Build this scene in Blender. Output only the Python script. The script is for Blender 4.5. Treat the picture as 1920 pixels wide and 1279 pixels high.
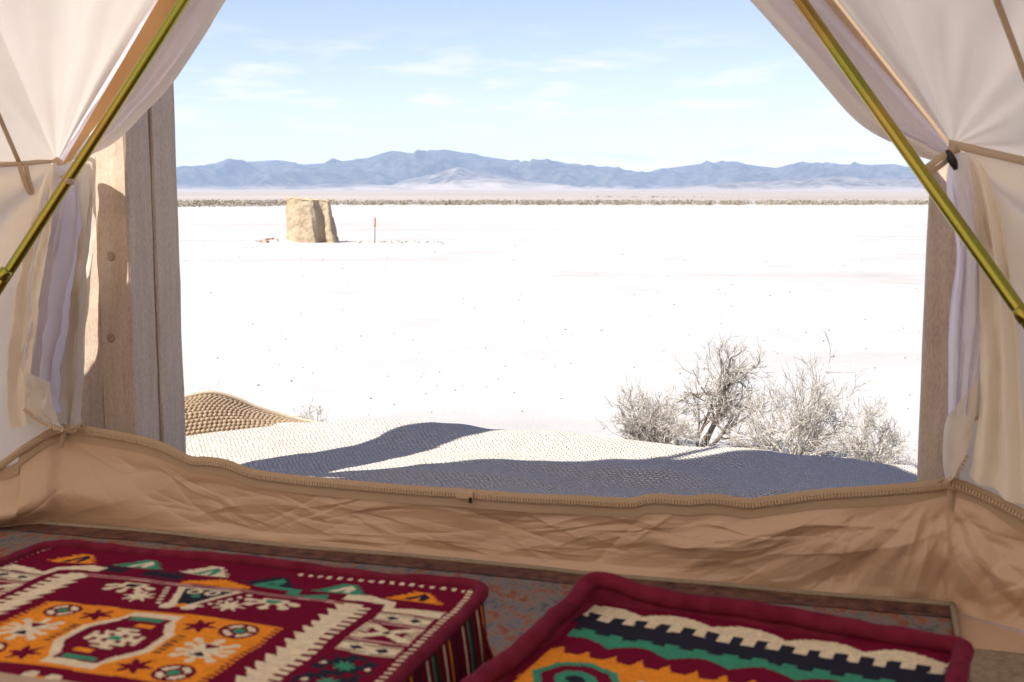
import bpy, math, random
import numpy as np
from mathutils import Vector

# ------------------------------------------------------------------ clear
for o in list(bpy.data.objects):
    bpy.data.objects.remove(o, do_unlink=True)
scene = bpy.context.scene
col = scene.collection
rad = math.radians

# ------------------------------------------------------------------ camera
F_PX, HC = 2240.0, 0.75
PITCH = math.atan(267.5 / F_PX)
cam_d = bpy.data.cameras.new('camera')
cam = bpy.data.objects.new('camera', cam_d)
col.objects.link(cam)
cam.location = (0, 0, HC)
cam.rotation_euler = (math.pi / 2 - PITCH, 0, 0)
cam_d.sensor_width = 36.0
cam_d.lens = 36.0 * F_PX / 1920.0
cam_d.clip_start = 0.05
cam_d.clip_end = 60000
cam_d.dof.use_dof = True
cam_d.dof.focus_distance = 5.2
cam_d.dof.aperture_fstop = 9.0
scene.camera = cam

# ------------------------------------------------------------------ sky, sun, exposure
SUN_EL, SUN_AZ = 54.0, 50.0          # light travels towards +Y, turned AZ towards +X
world = bpy.data.worlds.new('World')
scene.world = world
world.use_nodes = True
nt = world.node_tree
nt.nodes.clear()
w_out = nt.nodes.new('ShaderNodeOutputWorld')
w_bg = nt.nodes.new('ShaderNodeBackground')
sky = nt.nodes.new('ShaderNodeTexSky')
sky.sky_type = 'NISHITA'
sky.sun_disc = False
sky.sun_elevation = rad(SUN_EL)
sky.sun_rotation = rad(180 + SUN_AZ)
sky.altitude = 1500
sky.air_density = 1.0
sky.dust_density = 0.0
sky.ozone_density = 1.5
w_bg.inputs['Strength'].default_value = 0.051
tc = nt.nodes.new('ShaderNodeTexCoord')
mp = nt.nodes.new('ShaderNodeMapping')
mp.inputs['Scale'].default_value = (5.5, 5.5, 30.0)
mp.inputs['Location'].default_value = (1.35, 0.4, 0.62)
nz = nt.nodes.new('ShaderNodeTexNoise')
nz.inputs['Scale'].default_value = 2.2
nz.inputs['Detail'].default_value = 7.0
nz.inputs['Roughness'].default_value = 0.6
sep = nt.nodes.new('ShaderNodeSeparateXYZ')
cr = nt.nodes.new('ShaderNodeValToRGB')
cr.color_ramp.elements[0].position = 0.49
cr.color_ramp.elements[0].color = (0, 0, 0, 1)
cr.color_ramp.elements[1].position = 0.64
cr.color_ramp.elements[1].color = (1, 1, 1, 1)
band = nt.nodes.new('ShaderNodeValToRGB')           # clouds lie low, thinning out upwards
els = band.color_ramp.elements
els[0].position = 0.0;  els[0].color = (1, 1, 1, 1)
els[1].position = 0.145; els[1].color = (0.0, 0.0, 0.0, 1)
e = els.new(0.08); e.color = (1, 1, 1, 1)
mul = nt.nodes.new('ShaderNodeMath'); mul.operation = 'MULTIPLY'
mixc = nt.nodes.new('ShaderNodeMix'); mixc.data_type = 'RGBA'
mixc.inputs[7].default_value = (6.6, 6.25, 6.55, 1)
nt.links.new(tc.outputs['Generated'], mp.inputs['Vector'])
nt.links.new(mp.outputs['Vector'], nz.inputs['Vector'])
nt.links.new(nz.outputs['Fac'], cr.inputs['Fac'])
nt.links.new(tc.outputs['Generated'], sep.inputs['Vector'])
nt.links.new(sep.outputs['Z'], band.inputs['Fac'])
nt.links.new(cr.outputs['Color'], mul.inputs[0])
nt.links.new(band.outputs['Color'], mul.inputs[1])
nt.links.new(mul.outputs[0], mixc.inputs[0])
tint = nt.nodes.new('ShaderNodeMix'); tint.data_type = 'RGBA'; tint.blend_type = 'MULTIPLY'; tint.inputs[0].default_value = 1.0
tint.inputs[7].default_value = (1.12, 0.92, 0.98, 1)
nt.links.new(sky.outputs['Color'], tint.inputs[6])
nt.links.new(tint.outputs[2], mixc.inputs[6])
nt.links.new(mixc.outputs[2], w_bg.inputs['Color'])
nt.links.new(w_bg.outputs['Background'], w_out.inputs['Surface'])

sun_d = bpy.data.lights.new('sun', 'SUN')
sun_d.energy = 2.9
sun_d.angle = rad(0.53)
sun_d.color = (1.0, 0.95, 0.87)
sun = bpy.data.objects.new('sun', sun_d)
col.objects.link(sun)
sdir = Vector((math.sin(rad(SUN_AZ)) * math.cos(rad(SUN_EL)),
               math.cos(rad(SUN_AZ)) * math.cos(rad(SUN_EL)), -math.sin(rad(SUN_EL))))
sun.rotation_euler = sdir.to_track_quat('-Z', 'Y').to_euler()

scene.view_settings.view_transform = 'Standard'
scene.view_settings.look = 'None'
scene.view_settings.gamma = 1.0
scene.view_settings.use_curve_mapping = False
scene.view_settings.exposure = 1.80
scene.cycles.use_denoising = True
scene.cycles.max_bounces = 10
scene.cycles.diffuse_bounces = 6
scene.cycles.transmission_bounces = 6
scene.cycles.volume_bounces = 1
scene.cycles.sample_clamp_indirect = 6.0

# ------------------------------------------------------------------ numeric helpers
rng = np.random.default_rng(7)
_perm = rng.permutation(256)
_perm = np.concatenate([_perm, _perm])
_ga = rng.uniform(0, 2 * np.pi, 256)
_gx, _gy = np.cos(_ga), np.sin(_ga)

def noise(x, y):
    """gradient noise, about -1..1"""
    x = np.asarray(x, float); y = np.asarray(y, float)
    xi = np.floor(x).astype(int); yi = np.floor(y).astype(int)
    xf = x - xi; yf = y - yi
    u = xf * xf * xf * (xf * (xf * 6 - 15) + 10); v = yf * yf * yf * (yf * (yf * 6 - 15) + 10)
    def g(ix, iy, dx, dy):
        h = _perm[(_perm[ix & 255] + iy) & 255]
        return _gx[h] * dx + _gy[h] * dy
    a = g(xi, yi, xf, yf); b = g(xi + 1, yi, xf - 1, yf)
    c = g(xi, yi + 1, xf, yf - 1); d = g(xi + 1, yi + 1, xf - 1, yf - 1)
    return (a + (b - a) * u + ((c + (d - c) * u) - (a + (b - a) * u)) * v) * 1.5

def fbm(x, y, o=4, r=0.5):
    t = 0; a = 1.0; s = 0
    for i in range(o):
        t = t + a * noise(x * 2 ** i + 17.3 * i, y * 2 ** i - 9.1 * i); s += a; a *= r
    return t / s

def ridged(x, y, o=4, r=0.5):
    t = 0; a = 1.0; s = 0
    for i in range(o):
        t = t + a * (1 - np.abs(noise(x * 2 ** i + 31.7 * i, y * 2 ** i + 5.3 * i))); s += a; a *= r
    return t / s

def ray(px, py):
    dx, dz = (px - 960) / F_PX, -(py - 639.5) / F_PX
    c, s = math.cos(PITCH), math.sin(PITCH)
    return np.array([dx, c + s * dz, -s + c * dz])

def at_depth(px, py, Y):
    d = ray(px, py); return d * (Y / d[1]) + np.array([0, 0, HC])

def at_height(px, py, z):
    d = ray(px, py); return d * ((z - HC) / d[2]) + np.array([0, 0, HC])

def on_wall(px, py, A, B, off=0.0):
    """point on the upright plane through plan points A, B, pushed off metres outwards"""
    A = np.array(A[:2]); B = np.array(B[:2])
    nn = np.array([-(B - A)[1], (B - A)[0]]); nn /= np.hypot(*nn)
    d = ray(px, py)
    k = (A @ nn + off) / (d[:2] @ nn)
    return d * k + np.array([0, 0, HC])

# tent frame: the door runs along ET, ND points out of the door
YAW = rad(17.0)
ET = np.array([math.cos(YAW), -math.sin(YAW)])
ND = np.array([math.sin(YAW), math.cos(YAW)])
O2 = np.array([0.0, 2.4])
def tn(t, n, z=0.0):
    p = O2 + t * ET + n * ND
    return np.array([p[0], p[1], z])
C2 = O2 - 0.12 * ET - 2.45 * ND                 # tent centre
def ring(deg, r=2.63):
    a = rad(deg); p = C2 + r * (math.sin(a) * ET + math.cos(a) * ND); return p
LP = ring(-21.2); RP = ring(21.0)
W1L = ring(-43); W1R = ring(43)
def door(px, py, off=0.0):
    return on_wall(px, py, LP, RP, off)
def lwall(px, py, off=0.0):
    return on_wall(px, py, W1L, LP, off)
def rwall(px, py, off=0.0):
    return on_wall(px, py, RP, W1R, off)

def resample(pts, n, smooth=True):
    """n points along a curve through pts (Catmull-Rom, by length)"""
    pts = np.asarray(pts, float)
    if len(pts) == 2 or not smooth:
        d = np.concatenate([[0], np.cumsum(np.linalg.norm(np.diff(pts, axis=0), axis=1))])
        s = np.linspace(0, d[-1], n)
        return np.stack([np.interp(s, d, pts[:, k]) for k in range(pts.shape[1])], 1)
    P = np.vstack([2 * pts[0] - pts[1], pts, 2 * pts[-1] - pts[-2]])
    out = []
    for i in range(1, len(P) - 2):
        t = np.linspace(0, 1, 12, endpoint=False)[:, None]
        a, b, c, d = P[i - 1], P[i], P[i + 1], P[i + 2]
        out.append(0.5 * ((2 * b) + (c - a) * t + (2 * a - 5 * b + 4 * c - d) * t ** 2 + (3 * b - a - 3 * c + d) * t ** 3))
    out.append(pts[-1][None])
    return resample(np.vstack(out), n, smooth=False)

def loft(rows, nu, nv):
    """grid nv x nu x 3 through curves"""
    R = np.stack([resample(r, nu) for r in rows])        # k,nu,3
    k = len(rows)
    G = np.zeros((nv, nu, 3))
    if k == 2:
        t = np.linspace(0, 1, nv)[:, None, None]
        return R[0][None] * (1 - t) + R[1][None] * t
    # common parameter for all columns from mean row spacing
    d = np.concatenate([[0], np.cumsum(np.linalg.norm(np.diff(R, axis=0), axis=2).mean(1))])
    P = np.concatenate([2 * R[:1] - R[1:2], R, 2 * R[-1:] - R[-2:-1]])
    for j, s in enumerate(np.linspace(0, d[-1], nv)):
        i = min(np.searchsorted(d, s, side='right') - 1, k - 2)
        t = (s - d[i]) / (d[i + 1] - d[i])
        a, b, c, e_ = P[i], P[i + 1], P[i + 2], P[i + 3]
        G[j] = 0.5 * ((2 * b) + (c - a) * t + (2 * a - 5 * b + 4 * c - e_) * t ** 2 + (3 * b - a - 3 * c + e_) * t ** 3)
    return G

def grid_normals(G):
    du = np.gradient(G, axis=1); dv = np.gradient(G, axis=0)
    n = np.cross(du, dv); l = np.linalg.norm(n, axis=2, keepdims=True); l[l < 1e-12] = 1
    return n / l

def arclen(G):
    U = np.zeros(G.shape[:2]); V = np.zeros(G.shape[:2])
    U[:, 1:] = np.cumsum(np.linalg.norm(np.diff(G, axis=1), axis=2), axis=1)
    V[1:] = np.cumsum(np.linalg.norm(np.diff(G, axis=0), axis=2), axis=0)
    return U, V

# ------------------------------------------------------------------ mesh helpers
def link(o, parent=None):
    col.objects.link(o)
    if parent is not None:
        o.parent = parent
        o.matrix_parent_inverse = parent.matrix_basis.inverted()
    return o

def mesh_obj(name, verts, faces, mat=None, parent=None, smooth=True):
    me = bpy.data.meshes.new(name)
    me.from_pydata([tuple(map(float, v)) for v in verts], [], [tuple(int(i) for i in f) for f in faces])
    me.update()
    if smooth:
        me.polygons.foreach_set('use_smooth', [True] * len(me.polygons))
    if mat: me.materials.append(mat)
    return link(bpy.data.objects.new(name, me), parent)

def grid_faces(nv, nu, close_u=False):
    i = np.arange(nv * nu).reshape(nv, nu)
    if close_u: i = np.concatenate([i, i[:, :1]], 1)
    return np.stack([i[:-1, :-1], i[:-1, 1:], i[1:, 1:], i[1:, :-1]], -1).reshape(-1, 4)

def grid_obj(name, G, mat=None, parent=None, close_u=False, thick=0.0):
    nv, nu = G.shape[:2]
    o = mesh_obj(name, G.reshape(-1, 3), grid_faces(nv, nu, close_u), mat, parent)
    uv = o.data.uv_layers.new(name='UVMap')
    U, V = arclen(G)
    li = np.zeros(len(o.data.loops), int); o.data.loops.foreach_get('vertex_index', li)
    uv.data.foreach_set('uv', np.stack([U.ravel()[li], V.ravel()[li]], 1).ravel())
    if thick:
        m = o.modifiers.new('thickness', 'SOLIDIFY'); m.thickness = thick; m.offset = -1
    return o

def tube_geo(path, r, sides=8, caps=True):
    path = np.asarray(path, float); n = len(path)
    rr = np.broadcast_to(np.asarray(r, float), (n,))
    tan = np.gradient(path, axis=0); tan /= np.linalg.norm(tan, axis=1, keepdims=True) + 1e-12
    ref = np.array([0, 0, 1.0]) if abs(tan[0][2]) < 0.9 else np.array([1.0, 0, 0])
    vs = []
    b = np.cross(tan[0], ref); b /= np.linalg.norm(b)
    for i in range(n):
        b = b - tan[i] * (b @ tan[i]); b /= np.linalg.norm(b) + 1e-12
        c = np.cross(tan[i], b)
        for k in range(sides):
            a = 2 * math.pi * k / sides
            vs.append(path[i] + rr[i] * (math.cos(a) * b + math.sin(a) * c))
    fs = []
    for i in range(n - 1):
        for k in range(sides):
            k2 = (k + 1) % sides
            fs.append((i * sides + k, i * sides + k2, (i + 1) * sides + k2, (i + 1) * sides + k))
    if caps:
        fs.append(tuple(range(sides))[::-1]); fs.append(tuple((n - 1) * sides + k for k in range(sides)))
    return vs, fs

def tube_obj(name, path, r, mat, parent=None, sides=10):
    v, f = tube_geo(path, r, sides); return mesh_obj(name, v, f, mat, parent)

def ribbon_obj(name, path, width_dir, w, mat, parent=None, thick=0.0016):
    """flat strap along path, width along width_dir"""
    path = np.asarray(path, float)
    wd = np.asarray(width_dir, float)
    if wd.ndim == 1: wd = np.broadcast_to(wd, path.shape)
    wd = wd / (np.linalg.norm(wd, axis=1, keepdims=True) + 1e-12)
    G = np.stack([path - wd * w / 2, path, path + wd * w / 2], 1)
    return grid_obj(name, G, mat, parent, thick=thick)

def box_geo(c, ax, ay, az):
    c, ax, ay, az = map(lambda q: np.asarray(q, float), (c, ax, ay, az))
    v = [c + sx * ax + sy * ay + sz * az for sx in (-1, 1) for sy in (-1, 1) for sz in (-1, 1)]
    f = [(0, 1, 3, 2), (4, 6, 7, 5), (0, 4, 5, 1), (2, 3, 7, 6), (0, 2, 6, 4), (1, 5, 7, 3)]
    return v, f

class Bag:
    def __init__(s): s.v = []; s.f = []
    def add(s, vf):
        b = len(s.v); s.v.extend(vf[0]); s.f.extend([tuple(i + b for i in f) for f in vf[1]])
    def build(s, name, mat, parent=None, smooth=True): return mesh_obj(name, s.v, s.f, mat, parent, smooth)

def empty(name, loc=(0, 0, 0)):
    o = bpy.data.objects.new(name, None); col.objects.link(o); o.location = tuple(map(float, loc)); o.empty_display_size = 0.1
    return o

def tag(o, label, cat, group=None):
    o['label'] = label; o['category'] = cat
    if group: o['group'] = group
    return o

# ------------------------------------------------------------------ materials
def new_mat(name):
    m = bpy.data.materials.new(name); m.use_nodes = True
    t = m.node_tree; t.nodes.clear()
    out = t.nodes.new('ShaderNodeOutputMaterial')
    return m, t, out

def N(t, kind, **kw):
    n = t.nodes.new(kind)
    for k, v in kw.items():
        if k in n.inputs.keys(): n.inputs[k].default_value = v
        else: setattr(n, k, v)
    return n

def coords(t, scale=(1, 1, 1), kind='Object', rot=(0, 0, 0)):
    c = t.nodes.new('ShaderNodeTexCoord'); m = t.nodes.new('ShaderNodeMapping')
    m.inputs['Scale'].default_value = scale; m.inputs['Rotation'].default_value = rot
    t.links.new(c.outputs[kind], m.inputs['Vector']); return m.outputs['Vector']

def ramp(t, src, stops):
    r = t.nodes.new('ShaderNodeValToRGB'); el = r.color_ramp.elements
    while len(el) < len(stops): el.new(0.5)
    for e_, (p, c) in zip(el, stops):
        e_.position = p; e_.color = (*c, 1)
    t.links.new(src, r.inputs['Fac']); return r.outputs['Color']

def mixrgb(t, fac, a, b, mode='MIX'):
    m = t.nodes.new('ShaderNodeMix'); m.data_type = 'RGBA'; m.blend_type = mode
    for s, i in ((fac, 0), (a, 6), (b, 7)):
        if hasattr(s, 'is_linked') or hasattr(s, 'links'): t.links.new(s, m.inputs[i])
        elif i == 0: m.inputs[0].default_value = s
        else: m.inputs[i].default_value = (*s, 1)
    return m.outputs[2]

def noise_tex(t, vec, scale, detail=4, rough=0.55, dist=0.0):
    n = N(t, 'ShaderNodeTexNoise', Scale=scale, Detail=detail, Roughness=rough, Distortion=dist)
    t.links.new(vec, n.inputs['Vector']); return n.outputs['Fac']

def bump(t, h, strength=0.3, dist=0.002, prev=None):
    b = N(t, 'ShaderNodeBump', Strength=strength, Distance=dist); t.links.new(h, b.inputs['Height'])
    if prev is not None: t.links.new(prev, b.inputs['Normal'])
    return b.outputs['Normal']

def cloth_mat(name, c1, c2, transl=0.35, weave=900, scale=5, tc1=None, bstr=0.25):
    m, t, out = new_mat(name)
    v = coords(t)
    n1 = noise_tex(t, v, scale, 5)
    c = ramp(t, n1, [(0.3, c1), (0.7, c2)])
    uv = coords(t, kind='UV')
    w1 = N(t, 'ShaderNodeTexWave', Scale=weave / 6.3, Distortion=0.6); w1.bands_direction = 'X'; t.links.new(uv, w1.inputs['Vector'])
    w2 = N(t, 'ShaderNodeTexWave', Scale=weave / 6.3, Distortion=0.6); w2.bands_direction = 'Y'; t.links.new(uv, w2.inputs['Vector'])
    h = mixrgb(t, 0.5, w1.outputs['Color'], w2.outputs['Color'])
    fine = noise_tex(t, v, 45, 4)
    nrm = bump(t, h, bstr, 0.0004)
    nrm = bump(t, fine, 0.15, 0.002, nrm)
    d = N(t, 'ShaderNodeBsdfDiffuse', Roughness=0.6); t.links.new(c, d.inputs['Color']); t.links.new(nrm, d.inputs['Normal'])
    tr = N(t, 'ShaderNodeBsdfTranslucent')
    if tc1 is None: t.links.new(c, tr.inputs['Color'])
    else: tr.inputs['Color'].default_value = (*tc1, 1)
    t.links.new(nrm, tr.inputs['Normal'])
    mx = N(t, 'ShaderNodeMixShader', Fac=transl)
    t.links.new(d.outputs[0], mx.inputs[1]); t.links.new(tr.outputs[0], mx.inputs[2])
    t.links.new(mx.outputs[0], out.inputs['Surface'])
    return m

def pbr(name, c1, c2=None, scale=8, rough=0.7, metal=0.0, bstr=0.2, bdist=0.002, bscale=60, coat=0, spec=0.5, detail=5, stretch=(1, 1, 1)):
    m, t, out = new_mat(name)
    b = N(t, 'ShaderNodeBsdfPrincipled', Roughness=rough, Metallic=metal)
    b.inputs['Specular IOR Level'].default_value = spec
    v = coords(t, stretch)
    if c2 is None: b.inputs['Base Color'].default_value = (*c1, 1)
    else: t.links.new(ramp(t, noise_tex(t, v, scale, detail), [(0.3, c1), (0.7, c2)]), b.inputs['Base Color'])
    if bstr: t.links.new(bump(t, noise_tex(t, v, bscale, 5), bstr, bdist), b.inputs['Normal'])
    t.links.new(b.outputs[0], out.inputs['Surface'])
    return m

M_CANVAS = cloth_mat('cream_canvas', (0.74, 0.675, 0.59), (0.80, 0.735, 0.655), 0.38, 900)
M_WALLC = cloth_mat('wall_canvas', (0.80, 0.71, 0.585), (0.86, 0.775, 0.655), 0.48, 900)
M_LINER = cloth_mat('white_mesh_liner', (0.83, 0.79, 0.855), (0.88, 0.85, 0.90), 0.42, 1500)  # white mesh; the lilac cast of shade is mixed into its colour
M_CUFF = cloth_mat('flap_canvas', (0.77, 0.69, 0.58), (0.83, 0.755, 0.65), 0.40, 900)
M_FOLD = cloth_mat('brightened_flap_canvas', (0.84, 0.765, 0.65), (0.89, 0.82, 0.71), 0.12, 900)  # flap canvas copy, colour brightened to replace light the double layers block
M_HEM = cloth_mat('backlit_orange_hem', (0.62, 0.36, 0.15), (0.68, 0.42, 0.19), 0.5, 900)  # glow of backlit canvas edging put into the orange colour
M_TAPE = cloth_mat('tan_webbing', (0.62, 0.46, 0.30), (0.68, 0.52, 0.36), 0.25, 1400)
M_SEAM = cloth_mat('pale_seam_tape', (0.66, 0.55, 0.42), (0.72, 0.61, 0.48), 0.35, 1400)
M_ZIP = pbr('zip_plastic', (0.56, 0.40, 0.25), (0.62, 0.46, 0.30), rough=0.4, bstr=0)
M_BLACK = pbr('black_plastic', (0.012, 0.012, 0.012), rough=0.45, bstr=0)

def tub_material():
    m, t, out = new_mat('tan_tarpaulin')
    v = coords(t)
    b = N(t, 'ShaderNodeBsdfPrincipled', Roughness=0.42)
    b.inputs['Specular IOR Level'].default_value = 0.5
    t.links.new(ramp(t, noise_tex(t, v, 3.5, 6), [(0.3, (0.57, 0.385, 0.245)), (0.7, (0.64, 0.44, 0.29))]), b.inputs['Base Color'])
    vs = coords(t, (1, 1, 2.2), rot=(0.3, 0.5, 0.4))
    nrm = bump(t, noise_tex(t, vs, 7, 3, 0.45, 0.6), 0.16, 0.012)
    nrm = bump(t, noise_tex(t, v, 120, 3), 0.12, 0.001, nrm)
    t.links.new(nrm, b.inputs['Normal'])
    t.links.new(b.outputs[0], out.inputs['Surface']); return m
M_TUB = tub_material()

def pole_material():
    m, t, out = new_mat('yellow_passivated_steel')
    v = coords(t, (1, 1, 1))
    n1 = noise_tex(t, v, 3.0, 2)
    c = ramp(t, n1, [(0.32, (0.40, 0.28, 0.06)), (0.45, (0.27, 0.27, 0.045)), (0.55, (0.36, 0.27, 0.055)), (0.68, (0.30, 0.13, 0.055))])
    b = N(t, 'ShaderNodeBsdfPrincipled', Roughness=0.16, Metallic=1.0)
    t.links.new(c, b.inputs['Base Color'])
    t.links.new(bump(t, noise_tex(t, v, 90, 3), 0.05, 0.001), b.inputs['Normal'])
    t.links.new(b.outputs[0], out.inputs['Surface']); return m
M_POLE = pole_material()

def wood_material(name, c1, c2, c3):
    m, t, out = new_mat(name)
    v = coords(t, (9, 9, 0.7))
    g = noise_tex(t, v, 5, 8, 0.65, 0.6)
    c = ramp(t, g, [(0.25, c1), (0.55, c2), (0.8, c3)])
    v2 = coords(t)
    st = noise_tex(t, v2, 4.5, 6, 0.7)
    c = mixrgb(t, ramp(t, st, [(0.56, (0, 0, 0)), (0.74, (0.55, 0.55, 0.55))]), c, (0.24, 0.15, 0.10))
    fuzz = noise_tex(t, coords(t, (1, 1, 0.35)), 260, 4, 0.7)
    c = mixrgb(t, 0.22, c, ramp(t, fuzz, [(0.35, (0.14, 0.11, 0.09)), (0.65, (0.75, 0.68, 0.62))]), 'MIX')
    b = N(t, 'ShaderNodeBsdfPrincipled', Roughness=0.85)
    t.links.new(c, b.inputs['Base Color'])
    nrm = bump(t, g, 0.35, 0.004); nrm = bump(t, fuzz, 0.5, 0.0015, nrm)
    t.links.new(nrm, b.inputs['Normal'])
    t.links.new(b.outputs[0], out.inputs['Surface']); return m
M_WOOD = wood_material('rough_sawn_timber', (0.45, 0.325, 0.225), (0.56, 0.425, 0.31), (0.64, 0.505, 0.39))
M_DECK = wood_material('deck_timber', (0.24, 0.18, 0.13), (0.34, 0.26, 0.19), (0.42, 0.33, 0.25))

def playa_material():
    m, t, out = new_mat('white_alkali')
    v = coords(t)
    a = noise_tex(t, coords(t, (0.03, 0.35, 1)), 1.0, 6, 0.6)
    b_ = noise_tex(t, v, 0.8, 8, 0.65)
    c = ramp(t, a, [(0.35, (0.415, 0.404, 0.393)), (0.54, (0.385, 0.369, 0.353)), (0.70, (0.28, 0.245, 0.215))])
    c2 = ramp(t, b_, [(0.25, (0.33, 0.31, 0.29)), (0.5, (0.415, 0.404, 0.393))])
    c = mixrgb(t, 0.5, c, c2)
    bs = N(t, 'ShaderNodeBsdfPrincipled', Roughness=0.95)
    bs.inputs['Specular IOR Level'].default_value = 0.1
    t.links.new(c, bs.inputs['Base Color'])
    vo = N(t, 'ShaderNodeTexVoronoi', Scale=9.0); vo.feature = 'DISTANCE_TO_EDGE'; t.links.new(v, vo.inputs['Vector'])
    cr_ = ramp(t, vo.outputs['Distance'], [(0.0, (0, 0, 0)), (0.06, (1, 1, 1))])
    nrm = bump(t, cr_, 0.25, 0.004); nrm = bump(t, noise_tex(t, v, 30, 6, 0.65), 0.5, 0.01, nrm)
    t.links.new(nrm, bs.inputs['Normal'])
    t.links.new(bs.outputs[0], out.inputs['Surface']); return m
M_PLAYA = playa_material()

# ------------------------------------------------------------------ ground
GZ = -0.60
def sheet(name, xs, ys, zf, mat):
    X, Y = np.meshgrid(xs, ys); Z = zf(X, Y)
    o = grid_obj(name, np.stack([X, Y, Z], -1), mat); o['kind'] = 'structure'; return o
near_x = np.concatenate([[-30000, -8000, -2000, -400, -120, -50], np.linspace(-25, 25, 180), [50, 120, 400, 2000, 8000, 30000]])
near_y = np.concatenate([[-8000, -1000, -100, -20], np.linspace(-4, 14, 110), np.linspace(14.5, 60, 110), [80, 130, 250, 500, 1500, 30000]])
def playa_z(X, Y):
    w = np.clip((Y - 2) / 6, 0, 1) * np.clip((70 - Y) / 20, 0, 1) * np.clip((30 - np.abs(X)) / 6, 0, 1)
    return GZ + w * (0.018 * fbm(X * 0.9, Y * 0.9, 3) + 0.012 * fbm(X * 4, Y * 4, 2))
playa = sheet('playa', near_x, near_y, playa_z, M_PLAYA)

# far plain rising to the foot of the mountains
def plain_mat():
    m, t, out = new_mat('far_plain')
    v = coords(t, (0.0012, 0.006, 1))
    n = noise_tex(t, v, 1.0, 7, 0.6)
    c = ramp(t, n, [(0.33, (0.23, 0.19, 0.16)), (0.5, (0.32, 0.275, 0.24)), (0.66, (0.40, 0.36, 0.33))])
    d = N(t, 'ShaderNodeBsdfDiffuse'); t.links.new(c, d.inputs['Color']); t.links.new(d.outputs[0], out.inputs['Surface']); return m
def plain_z(X, Y):
    s = np.clip((Y - 500) / 9500, 0, None)
    return GZ - 0.4 + 74 * s ** 1.25 + 6 * s * fbm(X / 1500, Y / 1500, 3)
sheet('plain', np.linspace(-16000, 16000, 120), np.concatenate([np.linspace(480, 3000, 40), np.linspace(3200, 17000, 60)]), plain_z, plain_mat())

# mountains
sk = np.array([(-900, 330), (-300, 322), (100, 330), (330, 318), (380, 312), (440, 306), (500, 303), (525, 301), (560, 309), (600, 308),
    (650, 303), (690, 298), (715, 290), (737, 284), (770, 288), (785, 290), (808, 283), (850, 284), (880, 290), (920, 296), (960, 302),
    (985, 307), (1010, 303), (1040, 302), (1075, 310), (1100, 313), (1140, 313), (1165, 319), (1198, 326), (1240, 317), (1290, 311),
    (1330, 306), (1375, 305), (1400, 310), (1450, 316), (1480, 308), (1530, 309), (1600, 309), (1650, 312), (1700, 314), (1740, 310),
    (1900, 316), (2200, 322), (2700, 332)], float)
def mountain_mat(name, dark1, dark2, pale, hp0, hp1):
    m, t, out = new_mat(name)
    g = t.nodes.new('ShaderNodeNewGeometry'); sp = t.nodes.new('ShaderNodeSeparateXYZ'); t.links.new(g.outputs['Position'], sp.inputs[0])
    v = coords(t, (0.001, 0.001, 0.001))
    n1 = noise_tex(t, v, 3.0, 8, 0.65); n2 = noise_tex(t, v, 9.0, 6, 0.7)
    base = ramp(t, n2, [(0.40, dark1), (0.64, dark2)])
    mr = N(t, 'ShaderNodeMapRange'); mr.inputs[1].default_value = hp0; mr.inputs[2].default_value = hp1
    mr.inputs[3].default_value = 0.46; mr.inputs[4].default_value = 0.0
    t.links.new(sp.outputs['Z'], mr.inputs[0])
    ad = N(t, 'ShaderNodeMath', operation='ADD'); t.links.new(mr.outputs[0], ad.inputs[0]); t.links.new(n1, ad.inputs[1])
    msk = ramp(t, ad.outputs[0], [(0.72, (0, 0, 0)), (0.92, (1, 1, 1))])
    c = mixrgb(t, msk, base, pale)
    d = N(t, 'ShaderNodeBsdfDiffuse'); t.links.new(c, d.inputs['Color']); t.links.new(d.outputs[0], out.inputs['Surface']); return m

def mountain_range(name, prof, Yf, Yr, foot_py, mat, nx=700, ny=120, seed=0.0, rough=0.42):
    px = np.linspace(prof[0, 0], prof[-1, 0], nx)
    py = np.interp(px, prof[:, 0], prof[:, 1]) + 1.1 * fbm(px / 17 + seed, px * 0 + 1.7, 3)
    G = np.zeros((ny, nx, 3))
    S = np.linspace(0, 1.45, ny)
    for j, s in enumerate(S):
        Y = Yf + (Yr - Yf) * s
        X = (px - 960) / F_PX * Yr * (0.86 + 0.14 * s)
        hr = (372 - py) / F_PX * Yr
        hf = (372 - foot_py) / F_PX * Yf
        if s <= 1:
            h = hf + (hr - hf) * (0.62 * s ** 1.15 + 0.38 * s ** 2.2)
            spur = 1.9 * (ridged(X / 780 + 0.35 * noise(X / 900, Y / 900) + seed, Y / 2600 + seed, 3, 0.42) - 0.66)
            h = h + spur * rough * (hr - hf) * np.sin(np.pi * s) ** 0.9 * 2.0
            h = h + 0.05 * (hr - hf) * s * (1 - s) * 4 * noise(X / 190 + seed, Y / 300)
        else:
            h = hr * (1 - ((s - 1) / 0.45) ** 1.2) - 20 * (s - 1)
        G[j] = np.stack([X, np.full(nx, Y), h - (30 if s == 0 else 0)], -1)
    o = grid_obj(name, G, mat); o['kind'] = 'structure'; return o
mountain_range('mountains', sk, 10500, 14000, 356, mountain_mat('mountain_scrub', (0.02, 0.027, 0.03), (0.11, 0.10, 0.085), (0.24, 0.20, 0.165), 70, 170))
fh = np.array([(1180, 358), (1260, 350), (1330, 345), (1400, 342), (1470, 338), (1500, 337), (1540, 333), (1570, 331), (1620, 335), (1680, 337), (1740, 333), (1850, 338), (2000, 344), (2300, 352)], float)
mountain_range('foothills', fh, 8700, 9800, 356, mountain_mat('foothill_scrub', (0.05, 0.05, 0.045), (0.26, 0.22, 0.185), (0.30, 0.25, 0.21), 60, 130), nx=220, ny=60, seed=4.2, rough=0.35)
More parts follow.
